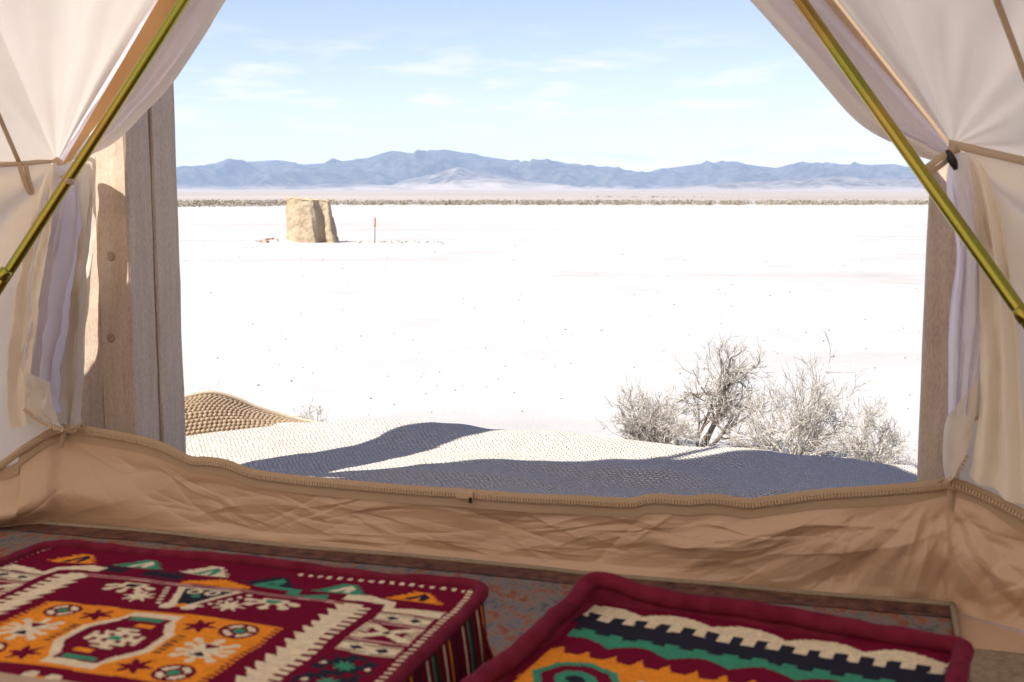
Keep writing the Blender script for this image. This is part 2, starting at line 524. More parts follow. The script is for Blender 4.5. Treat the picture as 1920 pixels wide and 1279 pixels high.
fh2 = np.array([(560, 357), (640, 353), (720, 344), (780, 333), (830, 322), (862, 313), (890, 320), (930, 328), (975, 338), (1040, 345), (1110, 352), (1180, 357)], float)
mountain_range('foothills', fh2, 9000, 11200, 356, mountain_mat('pale_foothill', (0.05, 0.05, 0.045), (0.24, 0.20, 0.17), (0.34, 0.29, 0.24), 60, 250), nx=200, ny=60, seed=9.7, rough=0.33)

# sagebrush at the far edge of the playa
def leaf_mat(name, c1, c2):
    m, t, out = new_mat(name)
    g = t.nodes.new('ShaderNodeNewGeometry')
    c = ramp(t, g.outputs['Random Per Island'], [(0.1, c1), (0.9, c2)])
    d = N(t, 'ShaderNodeBsdfDiffuse'); t.links.new(c, d.inputs['Color'])
    t.links.new(d.outputs[0], out.inputs['Surface']); return m
def sagebrush(name, n, xr, yr, mat, hmin=0.45, hmax=1.2, leaves=24):
    r = np.random.default_rng(n)
    V = []; Fc = []
    cx = r.uniform(*xr, n); cy = yr[0] + (yr[1] - yr[0]) * r.uniform(0, 1, n) ** 1.6
    keep = noise(cx / 9, cy / 9) > -0.45
    for x, y in zip(cx[keep], cy[keep]):
        h = r.uniform(hmin, hmax); w = h * r.uniform(0.7, 1.2)
        for k in range(leaves):
            a = r.uniform(0, 2 * math.pi); el = r.uniform(0.05, 1.0); q = r.uniform(0.4, 1)
            c = np.array([x + w * q * math.cos(a) * math.cos(el * 1.4), y + w * q * math.sin(a) * math.cos(el * 1.4), GZ + h * q * math.sin(el * 1.4)])
            d1 = r.normal(size=3); d1 /= np.linalg.norm(d1); d2 = np.cross(d1, r.normal(size=3)); d2 /= np.linalg.norm(d2)
            s = h * r.uniform(0.10, 0.20)
            b = len(V); V += [c - d1 * s, c + d2 * s * 0.7, c + d1 * s, c - d2 * s * 0.7]; Fc.append((b, b + 1, b + 2, b + 3))
    o = mesh_obj(name, V, Fc, mat, smooth=False); o['kind'] = 'stuff'; return o
M_SAGE = leaf_mat('sagebrush_leaf', (0.25, 0.215, 0.16), (0.35, 0.30, 0.23))
tag(sagebrush('sagebrush', 3600, (-130, 150), (236, 330), M_SAGE), 'low tan sagebrush band along the far edge of the white flat', 'sagebrush')
tag(sagebrush('sagebrush', 520, (-100, -40), (186, 236), M_SAGE), 'nearer patch of tan sagebrush left of the boulder', 'sagebrush')
M_FARB = leaf_mat('far_thicket_leaf', (0.07, 0.075, 0.07), (0.20, 0.18, 0.15))
tag(sagebrush('thicket', 260, (75, 190), (1150, 1300), M_FARB, 1.5, 4.0, 14), 'dark far thicket line on the plain below the mountains', 'thicket')

# pebbles
def stones(name, pts, sizes, mat, seed=1):
    r = np.random.default_rng(seed); B = Bag()
    base = np.array([(1, 0, 0), (-1, 0, 0), (0, 1, 0), (0, -1, 0), (0, 0, 1), (0, 0, -1)], float)
    fs = [(0, 2, 4), (2, 1, 4), (1, 3, 4), (3, 0, 4), (2, 0, 5), (1, 2, 5), (3, 1, 5), (0, 3, 5)]
    for p, s in zip(pts, sizes):
        q = base * r.uniform(0.55, 1.2, (6, 1)) * s * np.array([1, 1, 0.6]); a = r.uniform(0, 6.28)
        R = np.array([[math.cos(a), -math.sin(a), 0], [math.sin(a), math.cos(a), 0], [0, 0, 1]])
        B.add((list(q @ R.T + p), fs))
    o = B.build(name, mat, smooth=False); o['kind'] = 'stuff'; return o
M_PEB = leaf_mat('pebble_stone', (0.13, 0.105, 0.085), (0.42, 0.36, 0.31))
r_ = np.random.default_rng(5)
yy = 4.6 + 34 * r_.uniform(0, 1, 1100) ** 2.0
xx = r_.uniform(-0.34, 0.40, 1100) * yy
cl = noise(xx * 1.3, yy * 0.8) > -0.15
pp = np.stack([xx, yy, playa_z(xx, yy) + 0.004], 1)[cl]
tag(stones('pebbles', pp, r_.uniform(0.003, 0.012, len(pp)) * (0.7 + pp[:, 1] / 22), M_PEB), 'scattered small dark pebbles on the white alkali flat', 'pebbles')

# ------------------------------------------------------------------ boulder, rubble, stake
def rock_material():
    m, t, out = new_mat('tan_sandstone')
    v = coords(t)
    c = ramp(t, noise_tex(t, coords(t, (1, 1, 0.35)), 3.2, 8, 0.65), [(0.25, (0.27, 0.20, 0.125)), (0.5, (0.41, 0.315, 0.205)), (0.75, (0.48, 0.385, 0.265))])
    b = N(t, 'ShaderNodeBsdfPrincipled', Roughness=0.9); b.inputs['Specular IOR Level'].default_value = 0.15
    t.links.new(c, b.inputs['Base Color'])
    t.links.new(bump(t, noise_tex(t, v, 9, 8, 0.65), 0.7, 0.06), b.inputs['Normal'])
    t.links.new(b.outputs[0], out.inputs['Surface']); return m
def build_boulder():
    c0 = at_height(585, 455, GZ); sc = c0[1] / F_PX           # metres per pixel there
    plan_b = np.array([(-.82, .12), (-.52, -.16), (-.1, -.32), (.19, -.37), (.30, .06), (.44, .10), (.56, -.18), (.70, -.20), (.86, .12), (.74, .52), (.0, .8), (-.7, .6)])
    plan_t = np.array([(-.80, .14), (-.50, -.12), (-.12, -.24), (.11, -.27), (.20, .02), (.34, .05), (.46, .02), (.50, .08), (.53, .16), (.46, .5), (.0, .7), (-.68, .55)])
    nu, nv = 120, 44
    def closed(p): 
        q = np.vstack([p, p[:1]]); return resample(q, nu + 1, smooth=False)[:-1]
    A, B = closed(plan_b), closed(plan_t)
    G = np.zeros((nv, nu, 3)); H = 84 * sc
    for j, s in enumerate(np.linspace(0, 1, nv)):
        if s < 0.86: k = s / 0.86; q = A * (1 - k) + B * k; z = H * k * 0.97
        else:
            k = (s - 0.86) / 0.14; cen = B.mean(0); q = cen + (B - cen) * (1 - k) ; z = H * (0.97 + 0.03 * math.sin(k * 1.57))
        G[j, :, :2] = q; G[j, :, 2] = z
    top_l = np.clip((-.1 - G[:, :, 0]) / .5, 0, 1)
    G[:, :, 2] += (G[:, :, 2] / H) ** 3 * (0.09 * top_l + 0.05 * noise(G[:, :, 0] * 5, G[:, :, 1] * 5))
    nn = grid_normals(np.concatenate([G, G[:, :1]], 1))[:, :-1]
    U = np.arctan2(G[:, :, 1], G[:, :, 0]) * 3; 
    d = 0.085 * (ridged(G[:, :, 0] * 3.0 + 3 + G[:, :, 1], G[:, :, 2] * 1.1 + 0.6 * G[:, :, 0], 5, 0.6) - 0.6) * 1.6 + 0.03 * fbm(G[:, :, 0] * 6, G[:, :, 2] * 5 + G[:, :, 1] * 5, 3)
    G = G - nn * d[:, :, None]
    G += np.array([c0[0], c0[1], GZ - 0.03])
    o = grid_obj('boulder', G, rock_material(), close_u=True)
    return o, c0
boulder, rc = build_boulder()
tag(boulder, 'large squared tan sandstone boulder standing alone on the white flat', 'boulder')
rr = np.random.default_rng(11)
n_r = 90
ang = rr.uniform(0, 6.28, n_r); q = rr.uniform(0, 1, n_r) ** 0.7
mc = rc + np.array([-1.25, 0.1, 0])
pts = np.stack([mc[0] + 0.55 * q * np.cos(ang), mc[1] + 0.6 * q * np.sin(ang), GZ + 0.10 * (1 - q) + 0.02], 1)
M_RUB = leaf_mat('rubble_stone', (0.17, 0.10, 0.07), (0.40, 0.30, 0.23))
tag(stones('rubble', pts, rr.uniform(0.03, 0.09, n_r), M_RUB, 3), 'small heap of reddish rubble at the left foot of the boulder', 'rubble')
U, V = np.meshgrid(np.linspace(-1, 1, 26), np.linspace(-1, 1, 20))
mz = np.clip(1 - np.hypot(U, V), 0, 1)
mound = grid_obj('dirt_mound', np.stack([mc[0] + 0.15 + 0.95 * U, mc[1] + 0.8 * V, GZ - 0.03 + 0.15 * mz ** 0.8 + 0.02 * noise(U * 5, V * 5) * mz], -1), pbr('loose_dirt', (0.50, 0.41, 0.34), (0.60, 0.52, 0.45), 20, 0.95, bstr=0.6, bdist=0.03, bscale=12))
tag(mound, 'low mound of pale dirt beside the boulder', 'mound')
n_s = 60
pts = np.stack([rc[0] + rr.uniform(0.9, 4.2, n_s), rc[1] + rr.normal(0, 0.5, n_s), np.full(n_s, GZ + 0.02)], 1)
tag(stones('gravel', pts, rr.uniform(0.012, 0.04, n_s), M_RUB, 4), 'sparse gravel strewn between the boulder and the stake', 'gravel')
sp_ = at_height(703, 453, GZ)
stake = tag(empty('marker_stake', sp_), 'thin marker stake with reddish wrapped top right of the boulder', 'stake')
tube_obj('rod', [sp_ + (0, 0, -0.05), sp_ + (0.004, 0, 0.4), sp_ + (0.012, 0, 0.74)], 0.013, pbr('grey_rod', (0.16, 0.14, 0.13), rough=0.6, bstr=0), stake, 8)
tube_obj('flag_wrap', [sp_ + (0.008, 0, 0.44), sp_ + (0.004, 0, 0.52), sp_ + (0.012, 0, 0.6), sp_ + (0.01, 0, 0.68), sp_ + (0.014, 0, 0.76)], [0.014, 0.032, 0.024, 0.034, 0.02], pbr('faded_red_tape', (0.42, 0.13, 0.08), (0.50, 0.20, 0.13), 20, bstr=0), stake, 8)

# ------------------------------------------------------------------ dry shrubs
M_TWIG = leaf_mat('pale_twig', (0.30, 0.265, 0.22), (0.68, 0.63, 0.56))
M_TRUNK = pbr('grey_brown_bark', (0.13, 0.10, 0.08), (0.24, 0.19, 0.15), 30, 0.9, bstr=0.6, bdist=0.004, bscale=60)
def grow(B, r, p, d, L, rad_, depth, twig, up=0.25, wob=0.35, kids=(3, 5)):
    n = 5 if depth > 0 else 3; path = [np.array(p, float)]; d = np.array(d, float)
    for i in range(n):
        d = d + r.normal(0, wob / n ** 0.5, 3) + np.array([0, 0, up / n]); d /= np.linalg.norm(d)
        path.append(path[-1] + d * L / n)
    rr_ = np.linspace(rad_, rad_ * 0.5, n + 1)
    (B if depth > 1 else twig).add(tube_geo(path, rr_, 5 if depth > 1 else 3, caps=False))
    if depth == 0: return
    for k in range(r.integers(kids[0], kids[1] + 1)):
        i = r.integers(1, n + 1)
        dd = (path[i] - path[i - 1]); dd /= np.linalg.norm(dd)
        nd = dd + r.normal(0, 0.62, 3); nd /= np.linalg.norm(nd)
        grow(B, r, path[i], nd, L * r.uniform(0.45, 0.75), max(rad_ * r.uniform(0.4, 0.6), 0.0015), depth - 1, twig, up, wob, kids)
def shrub(name, label, base, stems, seed, kids=(3, 5), group=None):
    r = np.random.default_rng(seed)
    root = empty(name, base); tag(root, label, 'shrub', group)
    B, T = Bag(), Bag()
    for (dx, dy, dz, L, R, dep) in stems:
        d = np.array([dx, dy, dz], float); d /= np.linalg.norm(d)
        grow(B, r, np.array(base) + r.normal(0, 0.02, 3) * (1, 1, 0), d, L, R, dep, T, kids=kids)
    if B.v: B.build('branches', M_TRUNK if seed in (21,) else M_TWIG, root)['kind'] = 'stuff'
    if T.v: T.build('twigs', M_TWIG, root)['kind'] = 'stuff'
    return root
def gpt(px, py): 
    p = at_height(px, py, GZ); return p
def fan(n, spread, L, R, dep, seed, lean=0.0):
    r = np.random.default_rng(seed); out_ = []
    for k in range(n):
        a = -spread + 2 * spread * (k + r.uniform(0.2, 0.8)) / n
        out_.append((math.sin(a) + lean, r.uniform(-0.25, 0.35), math.cos(a) * r.uniform(0.8, 1.1), L * r.uniform(0.75, 1.2) * (1 - 0.25 * abs(math.sin(a))), R, dep))
    return out_
s1 = gpt(1312, 848)
shrub('dry_shrub', 'tallest dry shrub with dark bent trunk beyond the rug', s1, [(0.22, 0, 1, 0.33, 0.019, 4), (0.62, 0.05, 0.75, 0.28, 0.013, 4), (0.35, 0.1, 1, 0.38, 0.012, 4), (0.1, 0.1, 1.0, 0.36, 0.010, 4)], 21, (4, 5))
s2 = gpt(1224, 846)
shrub('dry_shrub', 'pale spreading dry shrub on the left of the dark-trunked shrub', s2, fan(18, 1.35, 0.215, 0.006, 3, 5, -0.08), 22, (5, 7))
s3 = gpt(1490, 864)
shrub('dry_shrub', 'wide pale dry shrub between the dark-trunked shrub and right post', s3, fan(17, 1.2, 0.34, 0.0065, 3, 6, 0.10), 23, (4, 6))
s4 = gpt(1632, 886)
shrub('dry_shrub', 'low pale dry shrub nearest the right timber post', s4, fan(12, 1.35, 0.20, 0.005, 3, 7, 0.2), 24, (5, 6))
s5 = gpt(585, 800)
shrub('dry_shrub', 'sparse small dry shrub behind the rug, left of centre', s5, fan(10, 1.25, 0.115, 0.003, 2, 8), 25, (4, 5))
s6 = gpt(390, 755)
shrub('dry_shrub', 'tiny wispy dry shrub behind the braided mat by left post', s6, [(-0.3, 0, 1, 0.12, 0.0025, 1), (0.2, 0, 1, 0.12, 0.0025, 1), (0.6, 0, 0.7, 0.1, 0.0025, 1), (-.7, 0, .6, .1, .002, 1)], 26, (3, 4))

# ------------------------------------------------------------------ deck
deck = empty('deck', tn(0, 0.3, GZ)); deck['kind'] = 'structure'
pl_w = 0.14
v0, f0 = box_geo((0, 0, 0), (2.6, 0, 0), (0, pl_w / 2 - 0.003, 0), (0, 0, 0.019))
pm = bpy.data.meshes.new('plank'); pm.from_pydata([tuple(v) for v in v0], [], f0); pm.materials.append(M_DECK)
for k in range(13):
    o = bpy.data.objects.new('plank', pm); link(o); o.parent = deck
    p = tn(-0.2, -0.55 + k * pl_w, -0.031) - tn(0, 0.3, GZ)
    o.location = tuple(p); o.rotation_euler = (0, 0, -YAW)
v, f = box_geo(tn(-0.2, 1.2, -0.20), np.append(ET * 2.6, 0), np.append(ND * 0.019, 0), (0, 0, 0.145))
mesh_obj('fascia', v, f, M_DECK, deck, smooth=False)
for tt in (-2.2, -1.0, 0.3, 1.6):
    v, f = box_geo(tn(tt, 1.1, -0.33), np.append(ET * 0.05, 0), np.append(ND * 0.05, 0), (0, 0, 0.28))
    mesh_obj('joist_post', v, f, M_DECK, deck, smooth=False)
v, f = box_geo(np.append(C2, -0.06), (2.75, 0, 0), (0, 2.2, 0), (0, 0, 0.045))
R_ = np.array([[math.cos(-YAW), -math.sin(-YAW), 0], [math.sin(-YAW), math.cos(-YAW), 0], [0, 0, 1]])
c_ = np.append(C2 - 0.85 * ND, -0.06)
v = [R_ @ (np.array(q_) - np.append(C2, -0.06)) + c_ for q_ in v]
mesh_obj('subfloor', v, f, M_DECK, deck, smooth=False)

# ------------------------------------------------------------------ timber posts
def post(name, label, corner, w, d, h, group=None, lean=(0, 0), plugs=(), z0=-0.012, seed=0):
    """corner = front right plan corner; w along -ET, d along ND"""
    root = empty(name, (corner[0], corner[1], z0)); tag(root, label, 'post', group)
    nz_ = 40; rr2 = np.random.default_rng(seed)
    prof = [(0, 0)]; b = 0.004
    ring_ = [(-b, 0), (0, b), (0, d - b), (-b, d), (-w + b, d), (-w, d - b), (-w, b), (-w + b, 0)]
    V_ = []; F_ = []
    for i in range(nz_ + 1):
        z = z0 + (h - z0) * i / nz_
        jx, jy = 0.0012 * noise(z * 6 + seed, 3.1), 0.0012 * noise(z * 6 + seed, 9.4)
        for (a, c) in ring_:
            p = np.array(corner[:2]) + ET * (a + jx + lean[0] * z) + ND * (c + jy + lean[1] * z)
            V_.append((p[0] + 0.0008 * rr2.normal(), p[1] + 0.0008 * rr2.normal(), z))
    k = len(ring_)
    for i in range(nz_):
        for q_ in range(k):
            F_.append((i * k + q_, i * k + (q_ + 1) % k, (i + 1) * k + (q_ + 1) % k, (i + 1) * k + q_))
    F_.append(tuple(range(k))[::-1]); F_.append(tuple(nz_ * k + q_ for q_ in range(k)))
    o = mesh_obj('timber', V_, F_, M_WOOD, root, smooth=False)
    for (px, py) in plugs:  # wooden plugs, flush with the front face
        A_ = np.array(corner[:2]); p = on_wall(px, py, A_ - ET, A_, 0.0)
        path = [p + np.append(ND * 0.01, 0), p - np.append(ND * 0.001, 0), p - np.append(ND * 0.0018, 0)]
        tube_obj('wood_plug', path, [0.0115, 0.0115, 0.008], pbr('weathered_plug', (0.30, 0.20, 0.14), (0.42, 0.30, 0.22), 90, 0.8), root, 12)
    return root
pc = at_depth(243, 500, 2.834)[:2]
post('timber_post', 'front left timber post with two wooden plugs and a patch of sun', pc, 0.088, 0.102, 2.7, plugs=((208, 481), (208, 634)), seed=1)
post('timber_post', 'rear left timber post behind the plugged one, edge on', pc + ND * 0.111 + ET * 0.002, 0.095, 0.104, 2.7, lean=(-0.004, 0.004), seed=2)
post('timber_post', 'half-hidden timber post left of the plugged post behind the door flap', pc - ET * 0.093 + ND * 0.012, 0.095, 0.1, 2.7, seed=3)
pr = at_depth(1735, 600, 2.31)[:2] + ET * 0.13
post('timber_post', 'single timber post at the right side of the doorway', pr, 0.13, 0.09, 2.7, lean=(-0.001, 0), seed=4)

# ------------------------------------------------------------------ outdoor rug and braided mat
def rug_material():
    m, t, out = new_mat('flat_woven_rug')
    uv = coords(t, kind='UV')
    w1 = N(t, 'ShaderNodeTexWave', Scale=19.0, Distortion=1.2); w1.inputs['Detail'].default_value = 2; w1.bands_direction = 'Y'; t.links.new(uv, w1.inputs['Vector'])
    wob = N(t, 'ShaderNodeTexNoise', Scale=28.0, Detail=2.0); t.links.new(uv, wob.inputs['Vector'])
    wv = N(t, 'ShaderNodeVectorMath', operation='SCALE'); t.links.new(wob.outputs['Color'], wv.inputs[0]); wv.inputs['Scale'].default_value = 0.018
    wa = N(t, 'ShaderNodeVectorMath', operation='ADD'); t.links.new(uv, wa.inputs[0]); t.links.new(wv.outputs[0], wa.inputs[1])
    br = N(t, 'ShaderNodeTexBrick', Scale=1.0); t.links.new(wa.outputs[0], br.inputs['Vector'])
    br.inputs['Brick Width'].default_value = 0.015; br.inputs['Row Height'].default_value = 0.0105; br.inputs['Mortar Size'].default_value = 0.0021; br.inputs['Mortar Smooth'].default_value = 1.0
    br.inputs['Color1'].default_value = (1, 1, 1, 1); br.inputs['Color2'].default_value = (0.8, 0.8, 0.8, 1); br.inputs['Mortar'].default_value = (0, 0, 0, 1)
    v = coords(t)
    tint = noise_tex(t, coords(t, (1, 1, 1)), 60, 4, 0.7)
    base = ramp(t, tint, [(0.3, (0.53, 0.47, 0.40)), (0.7, (0.70, 0.645, 0.57))])
    c = mixrgb(t, ramp(t, br.outputs['Color'], [(0.0, (0.62, 0.62, 0.62)), (0.75, (0, 0, 0))]), base, (0.36, 0.295, 0.23))
    b = N(t, 'ShaderNodeBsdfPrincipled', Roughness=0.95); b.inputs['Specular IOR Level'].default_value = 0.1
    t.links.new(c, b.inputs['Base Color'])
    nrm = bump(t, br.outputs['Color'], 1.0, 0.006); nrm = bump(t, noise_tex(t, v, 200, 3), 0.4, 0.002, nrm)
    t.links.new(nrm, b.inputs['Normal'])
    t.links.new(b.outputs[0], out.inputs['Surface']); return m
M_RUG = rug_material()
def rug_height(T, Nn):
    z = 0.010 + 0.008 * (1 + fbm(T * 2.2 + 5, Nn * 3.0, 2))
    def gb(t0, n0, st, sn, a): return a * np.exp(-((T - t0) / st) ** 2 - ((Nn - n0) / sn) ** 2)
    z = z + gb(-0.20, 1.10, 0.30, 0.14, 0.042) + gb(-0.75, 1.10, 0.35, 0.16, 0.03) + gb(0.42, 1.12, 0.30, 0.10, 0.012)
    z = z + gb(0.10, 0.78, 0.40, 0.07, 0.022) + gb(0.62, 0.66, 0.30, 0.08, 0.022) + gb(-0.35, 0.62, 0.3, 0.08, 0.015) + gb(0.25, 1.0, 0.12, 0.1, -0.012)
    z = z + 0.005 * np.sin(T * 7 + Nn * 5 + 2 * noise(T * 2, Nn * 3)) + 0.008 * fbm(T * 5, Nn * 7, 2)
    edge = np.clip((Nn - 1.13) / 0.06, 0, 1)
    return z - edge ** 2 * 0.03
ts, ns = np.linspace(-1.75, 0.98, 260), np.linspace(0.03, 1.19, 130)
T, Nn = np.meshgrid(ts, ns)
Nn = Nn - 0.10 * np.clip((T - 0.55) / 0.45, 0, 1) ** 2 * (Nn / 1.24)
Zr = rug_height(T, Nn)
# overlapping seam line, left
sd = (Nn - 1.02) - (-0.30) * (T + 0.85)
Zr = Zr + 0.007 * (1 / (1 + np.exp(-sd / 0.004))) * np.clip((-0.42 - T) / 0.1, 0, 1)
G = np.stack([O2[0] + T * ET[0] + Nn * ND[0], O2[1] + T * ET[1] + Nn * ND[1], Zr], -1)
rug = grid_obj('woven_rug', G, M_RUG, thick=0.008)
tag(rug, 'rumpled cream flat-woven rug on the deck outside the tent door', 'rug')

def jute_material():
    m, t, out = new_mat('braided_jute')
    v = coords(t)
    c = ramp(t, noise_tex(t, v, 70, 4, 0.6), [(0.3, (0.23, 0.16, 0.10)), (0.7, (0.36, 0.27, 0.18))])
    b = N(t, 'ShaderNodeBsdfPrincipled', Roughness=0.9); b.inputs['Specular IOR Level'].default_value = 0.15
    t.links.new(c, b.inputs['Base Color'])
    t.links.new(bump(t, noise_tex(t, v, 380, 3), 0.5, 0.0015), b.inputs['Normal'])
    t.links.new(b.outputs[0], out.inputs['Surface']); return m
M_JUTE = jute_material()
mat_root = empty('braided_mat', at_depth(450, 800, 4.0) * (1, 1, 0))
tag(mat_root, 'chunky braided jute mat humped up beside the left post', 'mat')
def mat_rows():
    crest = [(250, 792), (300, 768), (340, 752), (390, 741), (430, 748), (480, 768), (540, 786), (600, 800), (650, 808)]
    foot = [(250, 850), (300, 836), (340, 826), (390, 819), (430, 814), (480, 808), (540, 803), (600, 803), (650, 812)]
    Yc, Yf = 4.12, 3.86
    fr = [at_height(px, py, 0.015) for px, py in foot]
    cr2 = [at_depth(px, py, q[1] + 0.17) for (px, py), q in zip(crest, fr)]
    md = [0.42 * a + 0.58 * b + np.append(-ND * 0.025, 0.012) for a, b in zip(fr, cr2)]
    bk = [c + np.append(ND * 0.10, -0.035) for c in cr2]
    bk2 = [np.array([c[0] + ND[0] * 0.22, c[1] + ND[1] * 0.22, -0.05]) for c in cr2]
    return [fr, md, cr2, bk, bk2]
Gm = loft(mat_rows(), 420, 300)
Um, Vm = arclen(Gm)
Um = Um + 0.0 * Vm
ku, kv = 0.0165, 0.0145
row = np.floor(Vm / kv); uu = Um / ku + 0.5 * (row % 2) + 0.25 * noise(Um * 6, row * 0.9)
du_ = uu - np.floor(uu) - 0.5; dv_ = Vm / kv - row - 0.5
knot = np.sqrt(np.clip(1 - (du_ / 0.52) ** 2 - (dv_ / 0.54) ** 2, 0, 1))
Gm = Gm - grid_normals(Gm) * (0.0085 * knot)[:, :, None] * np.sign(grid_normals(Gm)[:, :, 1:2].mean() + 1e-9) * -1
w_ = grid_obj('weave', Gm, M_JUTE, mat_root)
edge = resample([c + np.append(-ND * 0.004, 0.008) for c in mat_rows()[2]], 60)
tube_obj('bound_edge', edge, 0.009, pbr('jute_binding', (0.46, 0.36, 0.25), (0.54, 0.43, 0.31), 60, 0.9), mat_root, 8)

# ------------------------------------------------------------------ tent
tent = empty('bell_tent', tn(-0.12, 0, 0))
tag(tent, 'cream canvas bell tent with tan groundsheet, door flaps tied open', 'tent')
APEX_L = door(789, -834); APEX_R = door(905, -834)
PEAK = np.append(C2, 2.80)
LT = np.append(LP, 0.83); RT = np.append(RP, 0.845)
W1LT = np.append(W1L, 0.835); W1RT = np.append(W1R, 0.60)

def roof_fan(K, A, Wt, side, seed):
    na, nr = 150, 90
    ridge = [A + (PEAK - A) * s for s in np.linspace(0, 1, 8)]
    back = [PEAK + (Wt - PEAK) * s for s in np.linspace(0, 1, 10)[1:]]
    E = resample(ridge + back, na, smooth=False)
    # soften the corner at the peak a little by angle based spacing
    s = np.linspace(0, 1, nr) ** 1.35
    G = K + (E[None] - K) * s[:, None, None]
    nn = grid_normals(G)
    dist = np.linalg.norm(G - K, axis=2)
    dirA = (A - K) / np.linalg.norm(A - K)
    v = (E - K) / np.linalg.norm(E - K, axis=1, keepdims=True)
    ang = np.arccos(np.clip(v @ dirA, -1, 1))[None] * np.ones((nr, 1))
    env = dist * np.exp(-dist / 0.45)
    fold = np.sin(ang * 9 + 1.6 * noise(ang * 2.5 + seed, dist * 1.6)) * 0.6 + 0.7 * noise(ang * 6 + seed, dist * 1.8)
    d = env * 0.070 * fold * np.exp(-(ang / 0.9) ** 2)
    d = d + 0.020 * fbm(ang * 2.0 + seed, dist * 1.3, 3) * np.clip(dist / 0.4, 0, 1) * np.clip((E.shape[0] and 1), 0, 1)
    d = d * np.clip((1 - s) / 0.08, 0, 1)[:, None] * np.clip(ang / 0.05, 0, 1) * np.clip(np.linspace(1, 0, na) / 0.06, 0, 1)[None]
    return G + nn * d[:, :, None]
Gl = roof_fan(LT, APEX_L, W1LT, -1, 1.3)
Gr = roof_fan(RT, APEX_R, W1RT, 1, 6.1)
grid_obj('roof_panel', Gl, M_CANVAS, tent)
grid_obj('roof_panel', Gr, M_CANVAS, tent)
# rest of the cone and of the wall, behind the camera
angs = np.linspace(43, 317, 60)
eave = lambda a: 0.835 - 0.235 * math.exp(-((a - 43) / 16) ** 2)
R1 = [np.append(ring(a), eave(a)) for a in angs]
Gc = np.stack([np.array(R1) * (1 - s) + PEAK * s for s in np.linspace(0, 1, 14)])
grid_obj('roof_panel', Gc, M_CANVAS, tent)
Gw = np.stack([np.array([np.append(ring(a), 0.16 + (eave(a) - 0.16) * k) for a in angs]) for k in (1.0, 0.66, 0.33, 0.0)])
grid_obj('side_wall', Gw, M_WALLC, tent)
Gw = np.stack([np.array([np.append(ring(a), z) for a in angs]) for z in (0.16, 0.0)])
grid_obj('tub_wall', Gw, M_TUB, tent)
# ridge cover over the door
grid_obj('ridge_cover', np.stack([np.array([APEX_L + (PEAK - APEX_L) * s for s in np.linspace(0, 1, 8)]), np.array([APEX_R + (PEAK - APEX_R) * s for s in np.linspace(0, 1, 8)])]), M_CANVAS, tent)

# side walls next to the door
def wall_patch(name, fn, seam, foot, nu, nv, seed, amp=0.030, pull=None):
    ft = [fn(px, py) for px, py in foot]
    K_, W_ = (W1LT, LT) if fn is lwall else (RT, W1RT)
    tp_ = []
    for q in ft:
        k = np.clip(((q - K_)[:2] @ (W_ - K_)[:2]) / ((W_ - K_)[:2] @ (W_ - K_)[:2]), 0, 1); tp_.append(K_ + (W_ - K_) * k + np.array([0, 0, 0.006]))
    nn_ = np.array([-(W_ - K_)[1], (W_ - K_)[0], 0]); nn_ /= np.linalg.norm(nn_)
    ft = [q - np.array([0, 0, 0.03]) + nn_ * 0.03 for q in ft]
    rows = [tp_, [0.5 * (a + b) for a, b in zip(tp_, ft)], ft]
    G = loft(rows, nu, nv); U, V = arclen(G)
    nn = grid_normals(G); nn = nn * np.sign((nn[..., 0:1] * ND[0] + nn[..., 1:2] * ND[1]).mean())
    ends = np.clip(V / 0.05, 0, 1) * np.clip((V.max() - V) / 0.05, 0, 1)
    d = amp * (1.3 * fbm(U * 4 + seed, V * 2.2, 3) + 0.9 * (ridged(U * 3 + V * 2 + seed, V * 1.7 - U, 3) - 0.6)) * ends
    if pull is not None:
        K = fn(*pull); q = G - K; dist = np.linalg.norm(q, axis=2); a = np.arctan2(q[..., 2], np.hypot(q[..., 0], q[..., 1]))
        d = d + 0.17 * dist * np.exp(-dist / 0.34) * np.sin(a * 10 + 1.2 * noise(a * 3, dist * 4)) * ends
    G = G - nn * d[..., None]
    return grid_obj(name, G, M_WALLC, tent)
wall_patch('side_wall', lwall, [(-700, 340), (-300, 322), (0, 309), (40, 307), (80, 304), (118, 300)],
           [(-700, 930), (-300, 900), (0, 868), (40, 842), (80, 818), (118, 800)], 120, 110, 2.2, pull=(118, 305))
wall_patch('side_wall', rwall, [(1788, 274), (1820, 282), (1860, 297), (1920, 318), (2200, 400), (2700, 520)],
           [(1782, 900), (1820, 922), (1860, 940), (1920, 965), (2200, 1060), (2700, 1250)], 120, 110, 5.5, pull=(1792, 280))
# tan reinforcing at the seams
def strip(name, pts, fn, w, mat=M_SEAM, off=-0.006, wd=(0, 0, 1), n=50):
    path = resample([fn(px, py, off) for px, py in pts], n)
    return ribbon_obj(name, path, wd, w, mat, tent)
strip('seam_tape', [(-500, 332), (-100, 314), (0, 309), (40, 307), (80, 303), (112, 300)], lwall, 0.011)
nR = np.append((W1R - RP)[::-1] * (1, -1), 0); nR = nR / np.linalg.norm(nR) * -1
if nR[:2] @ (C2 - RP) < 0: nR = -nR
ribbon_obj('seam_tape', np.array([RT + (W1RT - RT) * k + nR * 0.012 + np.array([0, 0, 0.002]) for k in np.linspace(0.0, 1, 40)]), (0, 0, 1), 0.015, M_SEAM, tent)
